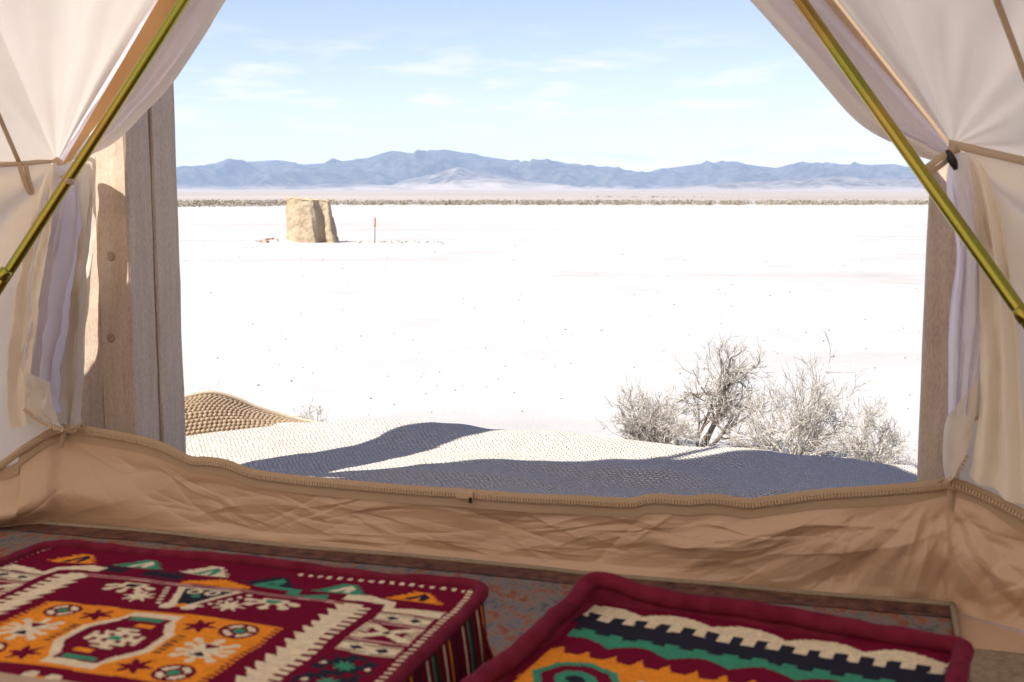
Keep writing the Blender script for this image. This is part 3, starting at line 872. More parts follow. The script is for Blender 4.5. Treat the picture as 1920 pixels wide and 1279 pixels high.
# radial seams up the roof
def roof_seam(E0, G, w, n=60):
    """tape from a point of the eave to the peak, following the roof mesh"""
    P_ = G.reshape(-1, 3); path = []
    for k in np.linspace(0.0, 0.95, n):
        q = E0 + (PEAK - E0) * k
        i = np.argsort(((P_ - q) ** 2).sum(1))[:6]; path.append(0.5 * q + 0.5 * P_[i].mean(0))
    path = np.array(path)
    for _ in range(6): path[1:-1] = 0.25 * path[:-2] + 0.5 * path[1:-1] + 0.25 * path[2:]
    inn_ = np.append(C2, 0.6) - path; inn_ /= np.linalg.norm(inn_, axis=1, keepdims=True)
    path = path + inn_ * 0.016
    tan = np.gradient(path, axis=0)
    return ribbon_obj('roof_seam', path, np.cross(tan, inn_), w, M_SEAM, tent)
roof_seam(LT + (W1LT - LT) * 0.075, Gl, 0.010)
roof_seam(RT + (W1RT - RT) * 0.20, Gr, 0.010)

# orange-tan hem strips between roof edge and door flap
def hem(name, a, b, mat):
    G = loft([[door(px, py, o) for px, py, o in a], [door(px, py, o) for px, py, o in b]], 60, 6)
    return grid_obj(name, G, mat, tent)
hem('door_hem', [(108, 318, .004), (130, 285, .004), (296, 0, .004), (540, -420, .004), (780, -834, .004)], [(118, 322, .012), (142, 288, .012), (346, 0, .012), (600, -420, .012), (840, -834, .012)], M_HEM)
hem('door_hem', [(1806, 284, .004), (1795, 270, .004), (1583, 0, .004), (1240, -420, .004), (905, -834, .004)], [(1790, 286, .012), (1778, 272, .012), (1545, 0, .012), (1200, -420, .012), (870, -834, .012)], M_TAPE)

# door flaps: canvas outside, white mesh liner inside, both drawn to the toggle
def flap(name, rows, mat, nu=70, nv=130, folds=5, amp=0.012, seed=0.0, fade=0.25, lower=False):
    R3 = [[door(px, py, off) for px, py, off in r] for r in rows]
    G = loft(R3, nu, nv)
    u = np.linspace(0, 1, nu)[None]; v = np.linspace(0, 1, nv)[:, None]
    env = np.clip(v / fade, 0, 1) * np.ones_like(u) if lower else np.ones_like(u) * (0.35 + 0.65 * v)
    ph = folds * 2 * np.pi * u + 1.4 * noise(v * 2.3 + seed, u * 1.5) + seed
    d = amp * env * (np.sin(ph) + 0.5 * np.sin(2.3 * ph + 1.0 + 3 * v)) + amp * 0.8 * env * fbm(u * 5 + seed, v * 7 + 0 * u, 3)
    G = G + (np.append(ND, 0) * 1.0)[None, None] * d[..., None]
    return grid_obj(name, G, mat, tent)
# left, above the toggle
L_edge = [(828, -640), (640, -340), (425, 0), (395, 50), (362, 100), (330, 148), (300, 184), (270, 214), (236, 250), (205, 274), (172, 290), (128, 312)]
L_hem = [(800, -640), (615, -340), (402, 0), (372, 50), (338, 100), (305, 146), (276, 180), (246, 210), (214, 244), (182, 268), (152, 288), (122, 312)]
L_back = [(690, -640), (500, -340), (270, 0), (235, 50), (203, 100), (172, 148), (150, 184), (132, 214), (117, 245), (108, 268), (104, 288), (104, 312)]
def span(a, b, o0, o1, k=5, bow=0.0):
    return [(a[0] + (b[0] - a[0]) * s, a[1] + (b[1] - a[1]) * s, o0 + (o1 - o0) * s + bow * math.sin(math.pi * s)) for s in np.linspace(0, 1, k)]
flap('door_flap', [span(b, e_, 0.035, 0.06) for b, e_ in zip(L_back, L_edge)], M_CUFF, folds=1.5, amp=0.008, seed=0.4)
flap('mesh_liner', [span(b, e_, 0.016, 0.034) for b, e_ in zip(L_back, L_hem)], M_LINER, folds=2.2, amp=0.007, seed=1.9)
# left, below
flap('door_flap', [span(a, b, -0.03, 0.05, bow=0.0) for a, b in [((108, 312), (158, 292)), ((112, 325), (180, 302)), ((112, 360), (179, 350)), ((108, 420), (178, 420)), ((100, 500), (172, 500)), ((92, 580), (168, 570)), ((80, 650), (161, 650)), ((75, 710), (160, 705)), ((85, 760), (151, 750)), ((105, 804), (150, 806))]], M_CUFF, folds=2.4, amp=0.020, seed=2.7, lower=True)
flap('mesh_liner', [span(a, b, -0.085, -0.035, bow=-0.015) for a, b in [((100, 312), (128, 308)), ((98, 330), (140, 322)), ((88, 380), (150, 370)), ((76, 450), (148, 440)), ((66, 530), (143, 520)), ((58, 600), (132, 600)), ((50, 660), (122, 670)), ((52, 705), (112, 722)), ((62, 740), (106, 752)), ((84, 770), (106, 776))]], M_LINER, folds=2.1, amp=0.020, seed=4.0, lower=True)
flap('liner_cuff', [span(a, b, -0.125, -0.09, bow=-0.01) for a, b in [((48, 698), (94, 716)), ((46, 735), (103, 752)), ((52, 768), (110, 782)), ((112, 804), (119, 806))]], M_CUFF, nu=40, nv=50, folds=0.6, amp=0.008, seed=1.0, lower=True)
# outer layer of the left bunch, added to shade the post, and the cream fold on its inner side
flap('door_flap', [span(a, b, 0.055, 0.085, bow=0.035) for a, b in [((112, 298), (168, 280)), ((108, 318), (180, 296)), ((104, 360), (180, 345)), ((100, 420), (179, 418)), ((94, 500), (173, 500)), ((88, 580), (169, 570)), ((80, 650), (162, 650)), ((75, 710), (160, 705)), ((85, 760), (152, 750)), ((105, 806), (150, 808))]], M_CUFF, folds=1.7, amp=0.010, seed=6.2, lower=True)
flap('door_flap', [span(a, b, -0.075, -0.095, bow=-0.02) for a, b in [((92, 308), (106, 306)), ((80, 340), (108, 332)), ((62, 400), (104, 392)), ((46, 470), (96, 462)), ((34, 550), (86, 545)), ((24, 630), (78, 622)), ((16, 700), (70, 690)), ((14, 760), (64, 750)), ((22, 806), (70, 792))]], M_FOLD, folds=1.3, amp=0.014, seed=9.3, lower=True)
# right, above
R_edge = [(828, -640), (1090, -340), (1405, 0), (1450, 50), (1500, 106), (1550, 166), (1590, 212), (1622, 240), (1660, 262), (1694, 275), (1738, 299), (1782, 292)]
R_hem = [(850, -640), (1120, -340), (1436, 0), (1482, 50), (1534, 106), (1582, 162), (1622, 204), (1655, 230), (1692, 252), (1722, 265), (1756, 284), (1786, 290)]
R_back = [(960, -640), (1260, -340), (1590, 0), (1632, 50), (1676, 106), (1722, 164), (1752, 204), (1770, 230), (1784, 252), (1790, 264), (1795, 276), (1797, 290)]
flap('door_flap', [span(b, e_, 0.035, 0.06) for b, e_ in zip(R_back, R_edge)], M_CUFF, folds=1.5, amp=0.008, seed=3.3)
flap('mesh_liner', [span(b, e_, 0.016, 0.034) for b, e_ in zip(R_back, R_hem)], M_LINER, folds=2.2, amp=0.007, seed=5.2)
# right, below
flap('mesh_liner', [span(a, b, 0.03, -0.085, bow=-0.02) for a, b in [((1782, 292), (1806, 284)), ((1778, 312), (1815, 300)), ((1775, 350), (1826, 350)), ((1784, 400), (1836, 400)), ((1794, 455), (1840, 460)), ((1792, 505), (1842, 530)), ((1783, 560), (1846, 600)), ((1779, 630), (1842, 660)), ((1779, 700), (1834, 720)), ((1777, 785), (1828, 770))]], M_LINER, folds=2.1, amp=0.018, seed=7.0, lower=True)
flap('liner_cuff', [span(a, b, 0.02, -0.085, bow=-0.03) for a, b in [((1775, 782), (1834, 712)), ((1770, 810), (1830, 770)), ((1768, 850), (1818, 830)), ((1770, 885), (1800, 872)), ((1775, 903), (1786, 898))]], M_CUFF, nu=40, nv=60, folds=0.7, amp=0.006, seed=8.0, lower=True)

rows_ = [[rwall(1836, 702, -.02), rwall(1838, 702, -.02)], [rwall(1830, 745, -.02), rwall(1852, 738, -.02)], [rwall(1824, 790, -.02), rwall(1862, 768, -.02)]]
grid_obj('liner_cuff', loft(rows_, 14, 24), M_CUFF, tent)
rows_ = [[rwall(a, b, -.035) for a, b in r] for r in [[(1802, 286), (1812, 288), (1822, 291)], [(1808, 320), (1830, 322), (1850, 326)], [(1822, 400), (1850, 402), (1876, 408)], [(1832, 500), (1866, 504), (1894, 512)], [(1836, 600), (1874, 606), (1906, 616)], [(1838, 690), (1880, 704), (1914, 722)], [(1836, 760), (1882, 790), (1920, 820)], [(1826, 840), (1878, 880), (1924, 912)], [(1818, 893), (1872, 925), (1928, 955)]]]
Gq = loft(rows_, 60, 120)
uq = np.linspace(0, 1, 60)[None]; vq = np.linspace(0, 1, 120)[:, None]
dq = 0.016 * np.clip(vq / 0.2, 0, 1) * (np.sin(uq * 12 + 1.3 * noise(vq * 3, uq * 2)) + 0.6 * fbm(uq * 4, vq * 5 + 0 * uq, 3)) * np.sin(np.pi * np.clip(uq, 0.06, 1)) ** 0.5
Gq = Gq - np.append((RP - C2) / np.linalg.norm(RP - C2), 0)[None, None] * dq[..., None]
grid_obj('door_flap', Gq, M_FOLD, tent)
# toggle straps
def strap(name, pts3, w, n=40, mat=M_TAPE):
    path = resample(pts3, n); tan = np.gradient(path, axis=0); view = path - np.array([0, 0, HC])
    return ribbon_obj(name, path, np.cross(tan, view), w, mat, tent, thick=0.002)
strap('tie_strap', [door(100, 300, -.01), door(112, 312, -.03), door(118, 330, -.07), door(126, 339, -.20), door(137, 341, -.17)], 0.012)
strap('tie_strap', [door(104, 298, -.01), door(118, 308, -.03), door(128, 318, -.04)], 0.011)
strap('hanging_loop', [lwall(36, 306, -.012), lwall(40, 322, -.018), lwall(48, 346, -.022), lwall(56, 362, -.022), lwall(60, 358, -.02), lwall(54, 338, -.016), lwall(48, 310, -.012)], 0.010)
strap('tie_strap', [door(1806, 272, -.01), door(1780, 285, -.03), door(1752, 304, -.10), door(1724, 326, -.17)], 0.012)
strap('tie_strap', [door(1800, 284, -.01), door(1782, 296, -.02), door(1762, 312, -.05), door(1742, 324, -.09)], 0.009)
tube_obj('toggle', [door(1776, 283, -.04), door(1780, 292, -.043), door(1788, 306, -.043), door(1793, 317, -.04)], [0.005, 0.0075, 0.0075, 0.005], M_BLACK, tent, 10)
tube_obj('toggle', [door(103, 325, -.03), door(112, 325, -.035), door(120, 322, -.035)], [0.004, 0.0055, 0.004], M_BLACK, tent, 10)

# groundsheet tub wall across the door
zipline = [(120, 806), (160, 810), (200, 816), (280, 832), (330, 851), (360, 866), (395, 868), (430, 874), (470, 889), (520, 898), (600, 907), (700, 916), (800, 924), (870, 928), (930, 933), (1000, 938), (1080, 941), (1180, 946), (1215, 939), (1250, 939), (1290, 942), (1340, 939), (1400, 947), (1440, 943), (1480, 938), (1530, 931), (1600, 926), (1700, 919), (1775, 911)]
zp = [door(px, py) for px, py in zipline]
left_top = [lwall(px, py) for px, py in [(-600, 935), (-300, 915), (0, 880), (40, 850), (85, 818)]]
right_top = [rwall(px, py) for px, py in [(1800, 916), (1850, 935), (1920, 972), (2200, 1065), (2600, 1220)]]
top = resample(left_top + zp + right_top, 1150)
def inward(P):     # unit vector towards the inside at each top point
    t_ = np.gradient(P, axis=0); t_[:, 2] = 0; t_ /= np.linalg.norm(t_, axis=1, keepdims=True)
    n_ = np.stack([t_[:, 1], -t_[:, 0], np.zeros(len(t_))], 1)
    k = np.ones(41) / 41
    n_ = np.stack([np.convolve(np.pad(n_[:, i], 20, 'edge'), k, 'valid') for i in range(3)], 1)
    return n_ / np.linalg.norm(n_, axis=1, keepdims=True)
inw = inward(top)
nvt = 130
sv = np.linspace(0, 1, nvt)
Gt = np.zeros((nvt, len(top), 3))
for j, s in enumerate(sv):
    Gt[j] = top; Gt[j, :, 2] = top[:, 2] * (1 - s) - 0.004 * s
Ut = np.concatenate([[0], np.cumsum(np.linalg.norm(np.diff(top, axis=0), axis=1))])[None] * np.ones((nvt, 1))
Vt = sv[:, None] * np.ones_like(Ut) * 0.2
xpx = 960 + F_PX * top[:, 0] / top[:, 1]
XP = xpx[None] * np.ones((nvt, 1)); S = sv[:, None] * np.ones_like(Ut)
body = np.clip((S - 0.10) / 0.18, 0, 1) * np.clip((1 - S) / 0.12, 0, 1)
def tri(x): return np.abs(2 * (x - np.floor(x + 0.5))) - 0.5
d = 0.012 * fbm(Ut * 2.2, Vt * 4, 2)
cz = np.random.default_rng(12)
for k in range(15):
    a_ = cz.choice([-1, 1]) * cz.uniform(0.12, 0.62); wl = cz.uniform(0.10, 0.30)
    ph = (Ut * math.sin(a_) + Vt * math.cos(a_) * 0.9) / wl + 0.55 * noise(Ut * 1.7 + 3 * k, Vt * 3 + k) + cz.uniform(0, 9)
    msk = np.clip(noise(Ut * 1.5 + 11 * k, Vt * 2.5 + 4 * k) * 1.6 + 0.15, 0, 1)
    d = d + 0.034 * wl * msk * tri(ph) * np.clip(0.45 + (XP - 500) / 1000, 0.45, 1.35)
# folds that run out from the zip corner on the right
qx, qz = (Ut - np.interp(1780, XP[0], Ut[0])), Vt
an_ = np.arctan2(qz, -qx); rd = np.hypot(qx, qz)
d = d + 0.075 * rd * np.exp(-rd / 0.26) * tri(an_ * 2.6 + 0.3 * noise(rd * 6, an_ * 2)) * np.clip(rd / 0.05, 0, 1)
uR, uL = np.interp(1780, XP[0], Ut[0]), np.interp(120, XP[0], Ut[0])
u0_, u1_ = np.interp(-60, XP[0], Ut[0]), np.interp(1990, XP[0], Ut[0])
for k in range(260):                                   # single sharp creases
    f_ = cz.uniform(0, 1) ** 0.75
    cu_ = u0_ + (u1_ - u0_) * f_; cv_ = cz.uniform(0.02, 0.19)
    if cu_ > uR - 0.75:
        th = math.atan2(cv_ + 0.01, uR - cu_ + (0.0 if cu_ < uR else -0.02)) * -1 + cz.normal(0, 0.28)
        th = -th if cu_ < uR else th
        th = math.pi - th if False else -th
    else: th = cz.normal(0.0, 0.30) + cz.choice([0.25, -0.2])
    L_, w_c, A_c = cz.uniform(0.03, 0.16), cz.uniform(0.004, 0.011), cz.choice([-1, 1]) * cz.uniform(0.0015, 0.0055) * (0.55 + 0.7 * f_)
    uu2 = (Ut - cu_) * math.cos(th) + (Vt - cv_) * math.sin(th); vv2 = -(Ut - cu_) * math.sin(th) + (Vt - cv_) * math.cos(th)
    vv2 = vv2 + 0.10 * cz.normal() * uu2 ** 2 / L_
    sel = (np.abs(uu2) < 2.5 * L_) & (np.abs(vv2) < 6 * w_c)
    kk = np.exp(-(uu2[sel] / L_) ** 2) * np.exp(-np.abs(vv2[sel]) / (w_c * np.where(vv2[sel] > 0, 1.0, 2.6)))
    d[sel] += A_c * kk
d = d * body
g = lambda x0, sx, s0, ss, a: a * np.exp(-((XP - x0) / sx) ** 2 - ((S - s0) / ss) ** 2)
d = d + g(-40, 230, 0.66, 0.25, 0.075) + g(330, 200, 0.35, 0.3, 0.012) + g(1500, 300, 0.55, 0.3, 0.02) + g(1850, 160, 0.5, 0.35, 0.03)
d = d + 0.008 * S ** 3 * np.clip((S - 0.6) / 0.4, 0, 1)        # slack running out onto the floor
Gt = Gt + inw[None] * d[..., None]
grid_obj('tub_wall', Gt, M_TUB, tent)
# facing strip under the zip
path = top[34:-34] + inw[34:-34] * 0.004
Gf = np.stack([path + np.array([0, 0, 0.004]), path + inw[34:-34] * 0.003 + np.array([0, 0, -0.012]), path + inw[34:-34] * 0.003 + np.array([0, 0, -0.024])])
grid_obj('zip_facing', Gf, M_TAPE, tent)
# floor of the tub
fl = [np.append(ring(a, 2.66), -0.006) for a in np.linspace(0, 360, 72, endpoint=False)]
mesh_obj('tub_floor', fl, [tuple(range(72))[::-1]], M_TUB, tent, smooth=False)

# zips
def zipper(pts, name='door_zip', pitch=0.0062, up=(0, 0, 1), side=1.0, tape=True, size=1.0):
    pts = np.asarray(pts); L = np.sum(np.linalg.norm(np.diff(pts, axis=0), axis=1)); n = max(int(L / pitch), 4)
    p = resample(pts, n, smooth=False); t_ = np.gradient(p, axis=0); t_ /= np.linalg.norm(t_, axis=1, keepdims=True)
    upv = np.array(up, float)
    B = Bag()
    root = None
    if tape:
        Gz = np.stack([p + upv * 0.013 + np.append(ND * 0.004, 0), p - upv * 0.008])
        root = grid_obj('zip_tape', Gz, M_TAPE, tent, thick=0.0015)
    for i in range(n):
        b_ = np.cross(t_[i], upv); b_ /= np.linalg.norm(b_); u2 = np.cross(b_, t_[i])
        B.add(box_geo(p[i] - np.append(ND, 0) * 0.002, t_[i] * 0.0022, b_ * 0.0026 * size, u2 * 0.0042 * size))
    o = B.build('zip_teeth', M_ZIP, tent, smooth=False); o['kind'] = 'stuff'
zipper([p + np.append(-ND * 0.008, 0.002) for p in resample(zp, 300)])
zipper([lwall(px, py, -.01) for px, py in [(-60, 905), (0, 876), (40, 846), (85, 818), (118, 804)]], size=0.9)
zipper([rwall(px, py, -.012) for px, py in [(1782, 908), (1815, 918), (1860, 938), (1925, 972), (2050, 1015)]], size=0.9)
zipper([door(px, py, -.135) for px, py in [(47, 768), (62, 780), (80, 792), (100, 801), (118, 806)]], tape=False, size=0.8)
zipper([door(px, py, -.075) for px, py in [(1776, 900), (1788, 893), (1802, 878), (1812, 856)]], tape=False, size=0.8)
zipper([rwall(px, py, -.024) for px, py in [(1824, 788), (1838, 780), (1856, 768)]], tape=False, size=0.8)
# slider with its pull, corner pulls
v, f = box_geo(door(872, 928, -0.014), np.append(ET * 0.018, 0), np.append(ND * 0.005, 0), (0, 0, 0.007))
sl = mesh_obj('zip_slider', v, f, M_ZIP, tent, smooth=False)
v, f = box_geo(door(882, 938, -0.019), np.append(ET * 0.003, 0), np.append(ND * 0.0015, 0), (0, 0, 0.006))
mesh_obj('pull_tab', v, f, M_BLACK, sl, smooth=False)
strap('zip_pull', [door(122, 806, -.02), door(118, 822, -.025), door(115, 840, -.027)], 0.010)
strap('zip_pull', [door(1778, 912, -.025), door(1782, 930, -.028), door(1780, 955, -.03)], 0.009)
for a in range(3):
    tube_obj('cord', resample([door(108 + 8 * a, 812 - 2 * a, -.03), door(128 + 5 * a, 805 + 3 * a, -.04), door(146 + 3 * a, 797 - 2 * a, -.03), door(153, 788 + 6 * a, -.01)], 14), 0.0022, M_TAPE, tent, 6)
tube_obj('cord', resample([door(1760, 903, -.02), door(1772, 898, -.035), door(1774, 912, -.04), door(1790, 918, -.03)], 14), 0.003, M_TAPE, tent, 6)

# ------------------------------------------------------------------ door poles
def pole(label, a, b, za, ferrule):
    a = np.array(a); b = np.array(b); d_ = b - a
    top_ = a - d_ * ((a[2] - za) / d_[2]) if True else a
    k = (0.004 - a[2]) / d_[2]; foot = a + d_ * k
    root = empty('door_pole', foot); tag(root, label, 'pole')
    top_ = a + d_ * ((za - a[2]) / d_[2])
    path = np.array([foot + (top_ - foot) * s + np.append(ND * 0.012, 0) * math.sin(math.pi * s) for s in np.linspace(0, 1, 24)])
    tube_obj('tube', path, 0.0113, M_POLE, root, 24)
    fp = a + d_ * ferrule
    u_ = d_ / np.linalg.norm(d_)
    tube_obj('ferrule', [fp - u_ * 0.012, fp - u_ * 0.010, fp + u_ * 0.010, fp + u_ * 0.012], [0.0118, 0.0130, 0.0130, 0.0118], M_POLE, root, 24)
    return root
pole('brass-yellow steel door pole leaning up from the left side', door(338, 0, -0.06), at_depth(4, 520, 2.48), 2.02, 0.99)
pole('brass-yellow steel door pole leaning up from the right side', door(1500, 0, -0.06), at_depth(1918, 590, 1.88), 2.02, 1.0)

# ------------------------------------------------------------------ rug inside
def persian_material():
    m, t, out = new_mat('worn_pile_rug')
    v = coords(t, (1, 1, 1), rot=(0, 0, YAW))
    big = noise_tex(t, coords(t, (1.3, 0.75, 1), rot=(0, 0, YAW)), 22, 6, 0.7, 0.4)
    c = ramp(t, big, [(0.32, (0.075, 0.08, 0.09)), (0.43, (0.16, 0.155, 0.15)), (0.50, (0.23, 0.20, 0.175)), (0.56, (0.30, 0.125, 0.08)), (0.72, (0.15, 0.05, 0.04))])
    mot = N(t, 'ShaderNodeTexVoronoi', Scale=30.0); t.links.new(coords(t, (1.2, 0.7, 1), rot=(0, 0, YAW)), mot.inputs['Vector'])
    mm = ramp(t, mot.outputs['Distance'], [(0.16, (1, 1, 1)), (0.26, (0, 0, 0))])
    gate = ramp(t, noise_tex(t, v, 6, 3), [(0.40, (0, 0, 0)), (0.50, (0.85, 0.85, 0.85))])
    mk = N(t, 'ShaderNodeMath', operation='MULTIPLY'); t.links.new(mm, mk.inputs[0]); t.links.new(gate, mk.inputs[1])
    c = mixrgb(t, mk.outputs[0], c, (0.36, 0.13, 0.065))
    sp2 = noise_tex(t, v, 260, 3, 0.8)
    c = mixrgb(t, ramp(t, sp2, [(0.52, (0, 0, 0)), (0.72, (0.55, 0.55, 0.55))]), c, (0.30, 0.22, 0.17))
    b = N(t, 'ShaderNodeBsdfPrincipled', Roughness=0.95); b.inputs['Specular IOR Level'].default_value = 0.1
    t.links.new(c, b.inputs['Base Color'])
    t.links.new(bump(t, sp2, 0.7, 0.003), b.inputs['Normal'])
    t.links.new(b.outputs[0], out.inputs['Surface']); return m
frug = empty('floor_rug', tn(-0.2, -0.9, 0))
tag(frug, 'worn grey and rust patterned rug on the tent floor under the cushions', 'rug')
ts2, ns2 = np.linspace(-1.45, 0.855, 180), np.linspace(-2.0, -0.012, 90)
T, Nn = np.meshgrid(ts2, ns2)
wav = 0.012 * noise(T * 3.1, 0 * T + 2.2) * np.clip((Nn + 0.4) / 0.4, 0, 1)
Nn = Nn + wav - 0.030
Z = 0.006 + 0.003 * fbm(T * 4, Nn * 4, 2)
def to_w(T, Nn, Z): return np.stack([O2[0] + T * ET[0] + Nn * ND[0], O2[1] + T * ET[1] + Nn * ND[1], Z], -1)
grid_obj('pile', to_w(T, Nn, Z), persian_material(), frug, thick=0.006)
bsel = Nn[-14:]; 
grid_obj('red_border', to_w(T[-4:], Nn[-4:] , Z[-4:] + 0.002), pbr('dark_red_pile', (0.05, 0.018, 0.016), (0.20, 0.085, 0.05), 38, 0.95, bstr=0.6, bdist=0.003, bscale=250), frug)
M_BIND = pbr('rug_binding', (0.27, 0.20, 0.13), (0.36, 0.28, 0.19), 150, 0.9, bstr=0.6, bdist=0.002, bscale=200)
far_e = to_w(T[-1], Nn[-1], Z[-1] + 0.003); rt_e = to_w(T[:, -1], Nn[:, -1], Z[:, -1] + 0.003)
tube_obj('binding', far_e, 0.0055, M_BIND, frug, 6); tube_obj('binding', rt_e, 0.0055, M_BIND, frug, 6)
# jute mat, lower right corner
jm = np.meshgrid(np.linspace(0.70, 1.9, 200), np.linspace(-1.6, -0.24, 200))
Zj = 0.006 + 0.0035 * np.abs(np.sin(jm[1] * np.pi / 0.012)) * (0.6 + 0.4 * np.sin(jm[0] * np.pi / 0.009)) 
jo = grid_obj('jute_mat', to_w(jm[0] + 0.16, jm[1], Zj), M_JUTE, thick=0.006)
tag(jo, 'natural jute mat on the tent floor at the lower right', 'mat')

# ------------------------------------------------------------------ cushions
BUR = (0.165, 0.008, 0.032); CRE = (0.78, 0.66, 0.46); ORA = (0.84, 0.28, 0.030); GRN = (0.05, 0.28, 0.175); NAV = (0.022, 0.026, 0.042); PNK = (0.60, 0.36, 0.31)
def textile_material(name):
    m, t, out = new_mat(name)
    a = N(t, 'ShaderNodeVertexColor'); a.layer_name = 'pattern'
    uv = coords(t, kind='UV')
    w1 = N(t, 'ShaderNodeTexWave', Scale=80.0, Distortion=1.0); w1.bands_direction = 'Y'; t.links.new(uv, w1.inputs['Vector'])
    nz_ = noise_tex(t, coords(t), 120, 4, 0.7)
    c = mixrgb(t, ramp(t, nz_, [(0.3, (0.35, 0.35, 0.35)), (0.7, (0, 0, 0))]), a.outputs['Color'], (0.03, 0.01, 0.01))
    b = N(t, 'ShaderNodeBsdfPrincipled', Roughness=1.0); b.inputs['Specular IOR Level'].default_value = 0.0
    t.links.new(c, b.inputs['Base Color'])
    nrm = bump(t, w1.outputs['Color'], 0.35, 0.0015); nrm = bump(t, nz_, 0.4, 0.002, nrm)
    t.links.new(nrm, b.inputs['Normal'])
    t.links.new(b.outputs[0], out.inputs['Surface']); return m
M_TEXT = textile_material('woven_kilim')
M_PIPE = pbr('burgundy_velvet', (0.115, 0.008, 0.022), (0.18, 0.018, 0.04), 40, 1.0, spec=0.1, bstr=0.4, bdist=0.002, bscale=180)

def paint(o, face_cols):
    at = o.data.color_attributes.new('pattern', 'FLOAT_COLOR', 'CORNER')
    n = len(o.data.loops); a = np.ones((n, 4), np.float32)
    ls = np.zeros(len(o.data.polygons), int); o.data.polygons.foreach_get('loop_start', ls)
    for k in range(4): a[ls + k, :3] = face_cols
    at.data.foreach_set('color', a.ravel())

def in_poly(u, v, P):
    r = np.zeros(u.shape, bool); j = len(P) - 1
    for i in range(len(P)):
        (xi, yi), (xj, yj) = P[i], P[j]
        if yi != yj:
            r ^= ((yi > v) != (yj > v)) & (u < (xj - xi) * (v - yi) / (yj - yi) + xi)
        j = i
    return r
def star(u, v, cx, cy, r1, r2, k=8):
    a = np.arctan2(v - cy, u - cx); rr_ = np.hypot(u - cx, v - cy); w = np.abs(((a / (2 * np.pi) * k) % 1) - 0.5) * 2
    return rr_ < r2 + (r1 - r2) * w ** 1.5

